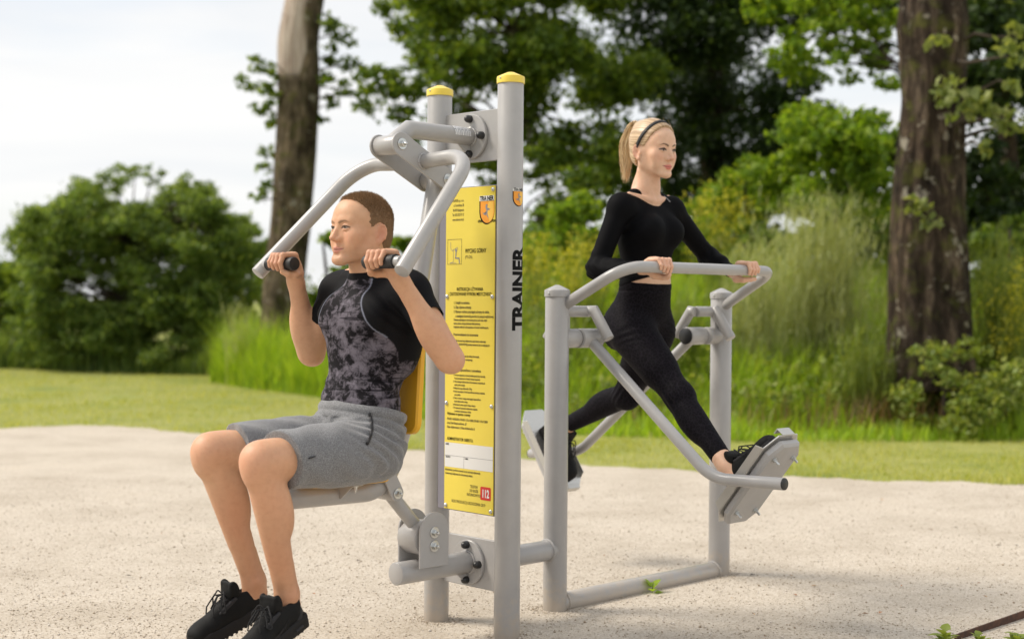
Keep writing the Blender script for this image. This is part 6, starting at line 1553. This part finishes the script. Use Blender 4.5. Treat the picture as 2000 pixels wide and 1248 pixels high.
# feathery plants: many thin stems with short side blades
def plume(label, u0, u1, vtop, Y, lk, n, seed, h_px, name='broom_plant', flower=None, cat='plant', group=None, w=.006):
    rg = np.random.default_rng(seed); um = (u0+u1)/2; b = at_depth(um, 600, Y); b[2] = float(gz(b[0], Y)); root = wthing(name, label, cat, b, group)
    s = Y/F_PX; wid = (u1-u0)*s; H0 = h_px*s
    P = np.stack([b[0]+rg.normal(0, .17, n)*wid, Y+rg.normal(0, .22, n)*wid*.6, np.zeros(n)], 1); P[:, 2] = gz(P[:, 0], P[:, 1]); H = H0*rg.uniform(.55, 1.05, n)*(1-.5*((P[:, 0]-b[0])/wid)**2)
    lean = np.stack([(P[:, 0]-b[0])*.35+rg.normal(0, .06, n)*H0, rg.normal(0, .06, n)*H0, np.zeros(n)], 1)
    V, F = blades(P, H, np.full(n, w*1.4), rg, .3, 3); V = V+np.repeat(lean, V.shape[0]//n, 0)*(np.clip((V[:, 2]-np.repeat(P[:, 2], V.shape[0]//n))/H0, 0, 1)**1.5)[:, None]
    put_mesh('stems', V, F, LM[lk], root)
    m_ = 26; t = rg.uniform(.25, 1.0, (n, m_)); pos = P[:, None]+np.array([0, 0, 1.0])*(H[:, None]*t)[..., None]+lean[:, None]*(t**1.5)[..., None]; pos = pos.reshape(-1, 3)+rg.normal(0, .012, (n*m_, 3))
    Hh = rg.uniform(.05, .15, len(pos))*(H0/1.2)**.5; V, F = blades(pos, Hh, np.full(len(pos), w), rg, 1.2, 2); put_mesh('sprigs', V, F, LM[lk], root)
    if flower:
        tt = rg.uniform(.84, 1.02, (n, 18)); pos = (P[:, None]+np.array([0, 0, 1.0])*(H[:, None]*tt)[..., None]+lean[:, None]*(tt**1.5)[..., None]).reshape(-1, 3)+rg.normal(0, .04, (n*18, 3)); V, F = leaf_quads(pos, .030, rg, 0, .8); put_mesh('flowers', V, F, LM[flower], root)
    return root
plume('big feathery pale green broom plant left of the thick trunk', 1480, 1740, 390, 14.4, 'broom', 420, 1, 330)
plume('feathery green plant between broom and walker handle', 1400, 1560, 430, 14.0, 'broom', 200, 2, 270)
plume('pale feathery stalks at the foot of the thick trunk', 1620, 1760, 560, 12.95, 'olive', 150, 3, 190)
plume('olive feathery stalks right of the thick trunk', 1880, 2030, 380, 13.4, 'olive', 240, 4, 360)
plume('yellow-tipped stalks at the right edge', 1940, 2040, 400, 13.0, 'olive', 46, 5, 310, 'goldenrod', 'gold')
plume('goldenrod clump with yellow flowers right of the tall post', 1040, 1200, 470, 15.0, 'olive', 70, 6, 230, 'goldenrod', 'gold')
plume('small goldenrod with yellow flowers under the post logo', 1000, 1100, 520, 15.6, 'olive', 36, 7, 210, 'goldenrod', 'gold')
plume('goldenrod with yellow flowers right of the woman\'s waist', 1350, 1460, 430, 15.4, 'olive', 50, 8, 270, 'goldenrod', 'gold')
plume('tall pale stalks beside the broken trunk', 425, 520, 560, 19.5, 'broom', 46, 9, 175)
plume('feathery stalks left of the walker post', 1010, 1180, 560, 14.2, 'olive', 90, 10, 170)
plume('leafy stalks behind the walker', 1200, 1420, 560, 14.0, 'olive', 110, 11, 200)
# ---- small plants and the edging on the gravel
def leaf_part(root, base, d, ln, wd, mt, stem=.0):
    d = nrm(d); sd = nrm(np.cross(d, [0, 0, 1])); up = np.cross(sd, d); V = []; F = []; prof = [(0, .0), (.12, .28), (.28, .62), (.40, .50), (.55, .48), (.72, .34), (.88, .14), (1, 0)]
    for t, w in prof:
        c = np.array(base)+d*ln*t-np.array([0, 0, .25*ln*t*t]); V += [c-sd*w*wd+up*w*wd*.25, c, c+sd*w*wd+up*w*wd*.25]
    for i in range(len(prof)-1): a = 3*i; F += [(a, a+1, a+4, a+3), (a+1, a+2, a+5, a+4)]
    V = np.array(V)-BASES[root_of(root).name]; return link('leaf', make_mesh('leaf', V, F, mt), root)
def weed(name, label, uv, leaves, seed, h=.05, ln=.05, lk='grass', cat='weed', loc=None):
    rg = np.random.default_rng(seed); b = ground_at(*uv) if loc is None else np.array(loc); root = wthing(name, label, cat, b)
    MB().tube([b-[0, 0, .01], b+[0, 0, h*.6], b+[.004, 0, h]], [.0022, .0018, .0012], 6, bev=.0003).build('stem', M_stem, root)
    for i in range(leaves):
        a = 2.4*i+rg.uniform(-.5, .5); d = np.array([math.cos(a), math.sin(a), rg.uniform(.1, 1.6)]); leaf_part(root, b+np.array([math.cos(a)*ln*.3*rg.uniform(0, 1), math.sin(a)*ln*.3*rg.uniform(0, 1), h*rg.uniform(.1, 1)]), d, ln*rg.uniform(.7, 1.2), ln*rg.uniform(.5, .8), LM[lk])
    return root
M_stem = mat('green_stem', (.10, .15, .03), .6)
sd_ = to_world((.055, .93, 0)); weed('seedling', 'small green maple seedling growing beside the walker ground bar', None, 7, 1, .05, .046, 'grass', 'seedling', sd_)
weed('leafy_weed', 'leafy green weed at the bottom right beside the rusty edging', (1842, 1272), 16, 2, .07, .046, 'olive')
weed('leafy_weed', 'low green weed right at the bottom right corner', (1915, 1272), 16, 3, .055, .04, 'olive')
weed('leafy_weed', 'sprawling green weed under the rusty edging at the right edge', (1985, 1266), 16, 4, .05, .04, 'olive')
M_rust = mat('rusty_steel', (.06, .028, .018), .85); L(M_rust, ramp(M_rust, noise(M_rust, 30, 5), [(.3, (.035, .018, .013)), (.7, (.115, .050, .026))]), BS(M_rust).inputs['Base Color'])
e0, e1 = ground_at(1865, 1256), ground_at(2040, 1196); ed = wthing('edging_strip', 'rusty steel edging strip on the gravel at the lower right', 'edging', e0)
d = nrm(e1-e0); sd = np.array([-d[1], d[0], 0]); MB().plate([(0, -.05), (np.linalg.norm(e1-e0), -.05), (np.linalg.norm(e1-e0), .036), (0, .030)], e0+sd*.003, d, (0, 0, 1), .006, .001).build('strip', M_rust, ed)
# leaf litter
rg = np.random.default_rng(8); Vs, Fs, n0 = [], [], 0
spots = [(1553, 1168), (1790, 1136), (1690, 1205), (1720, 1203), (1924, 1171), (1815, 1168), (1722, 980), (1818, 1039), (1868, 1035), (1640, 1005), (1760, 1150), (1470, 1128), (1590, 1150), (1950, 1070), (1985, 1070), (1545, 1130), (150, 1000), (60, 1060), (250, 1130), (300, 940), (700, 1100), (930, 1010), (1240, 1000), (1180, 1090), (690, 1190)]+[(rg.uniform(0, 2000), rg.uniform(900, 1240)) for _ in range(130)]
for i, (u, v) in enumerate(spots):
    p = ground_at(u, v); a = rg.uniform(0, 6.28); ln = rg.uniform(.022, .040) if i < 25 else rg.uniform(.005, .018); w = ln*rg.uniform(.15, .45); dd = np.array([math.cos(a), math.sin(a), 0]); s_ = np.array([-dd[1], dd[0], 0]); p = p+[0, 0, .014]
    Vs.append(np.array([p-dd*ln*.5, p+s_*w*.5+[0, 0, .004], p+dd*ln*.5, p-s_*w*.5+[0, 0, .003]])); Fs.append([n0, n0+1, n0+2, n0+3]); n0 += 4
M_litter = mat('dead_leaves', (.2, .1, .05), .8); _gi = N(M_litter, 'ShaderNodeNewGeometry'); L(M_litter, ramp(M_litter, _gi.outputs['Random Per Island'], [(0, (.04, .03, .02)), (.4, (.10, .07, .035)), (.7, (.40, .17, .07)), (1, (.50, .30, .12))]), BS(M_litter).inputs['Base Color'])
put_mesh('leaf_litter', np.concatenate(Vs), np.array(Fs), M_litter, None, 'stuff'); bpy.data.objects['leaf_litter']['label'] = 'tiny dead leaves and twigs scattered on the gravel'
bpy.context.view_layer.update()
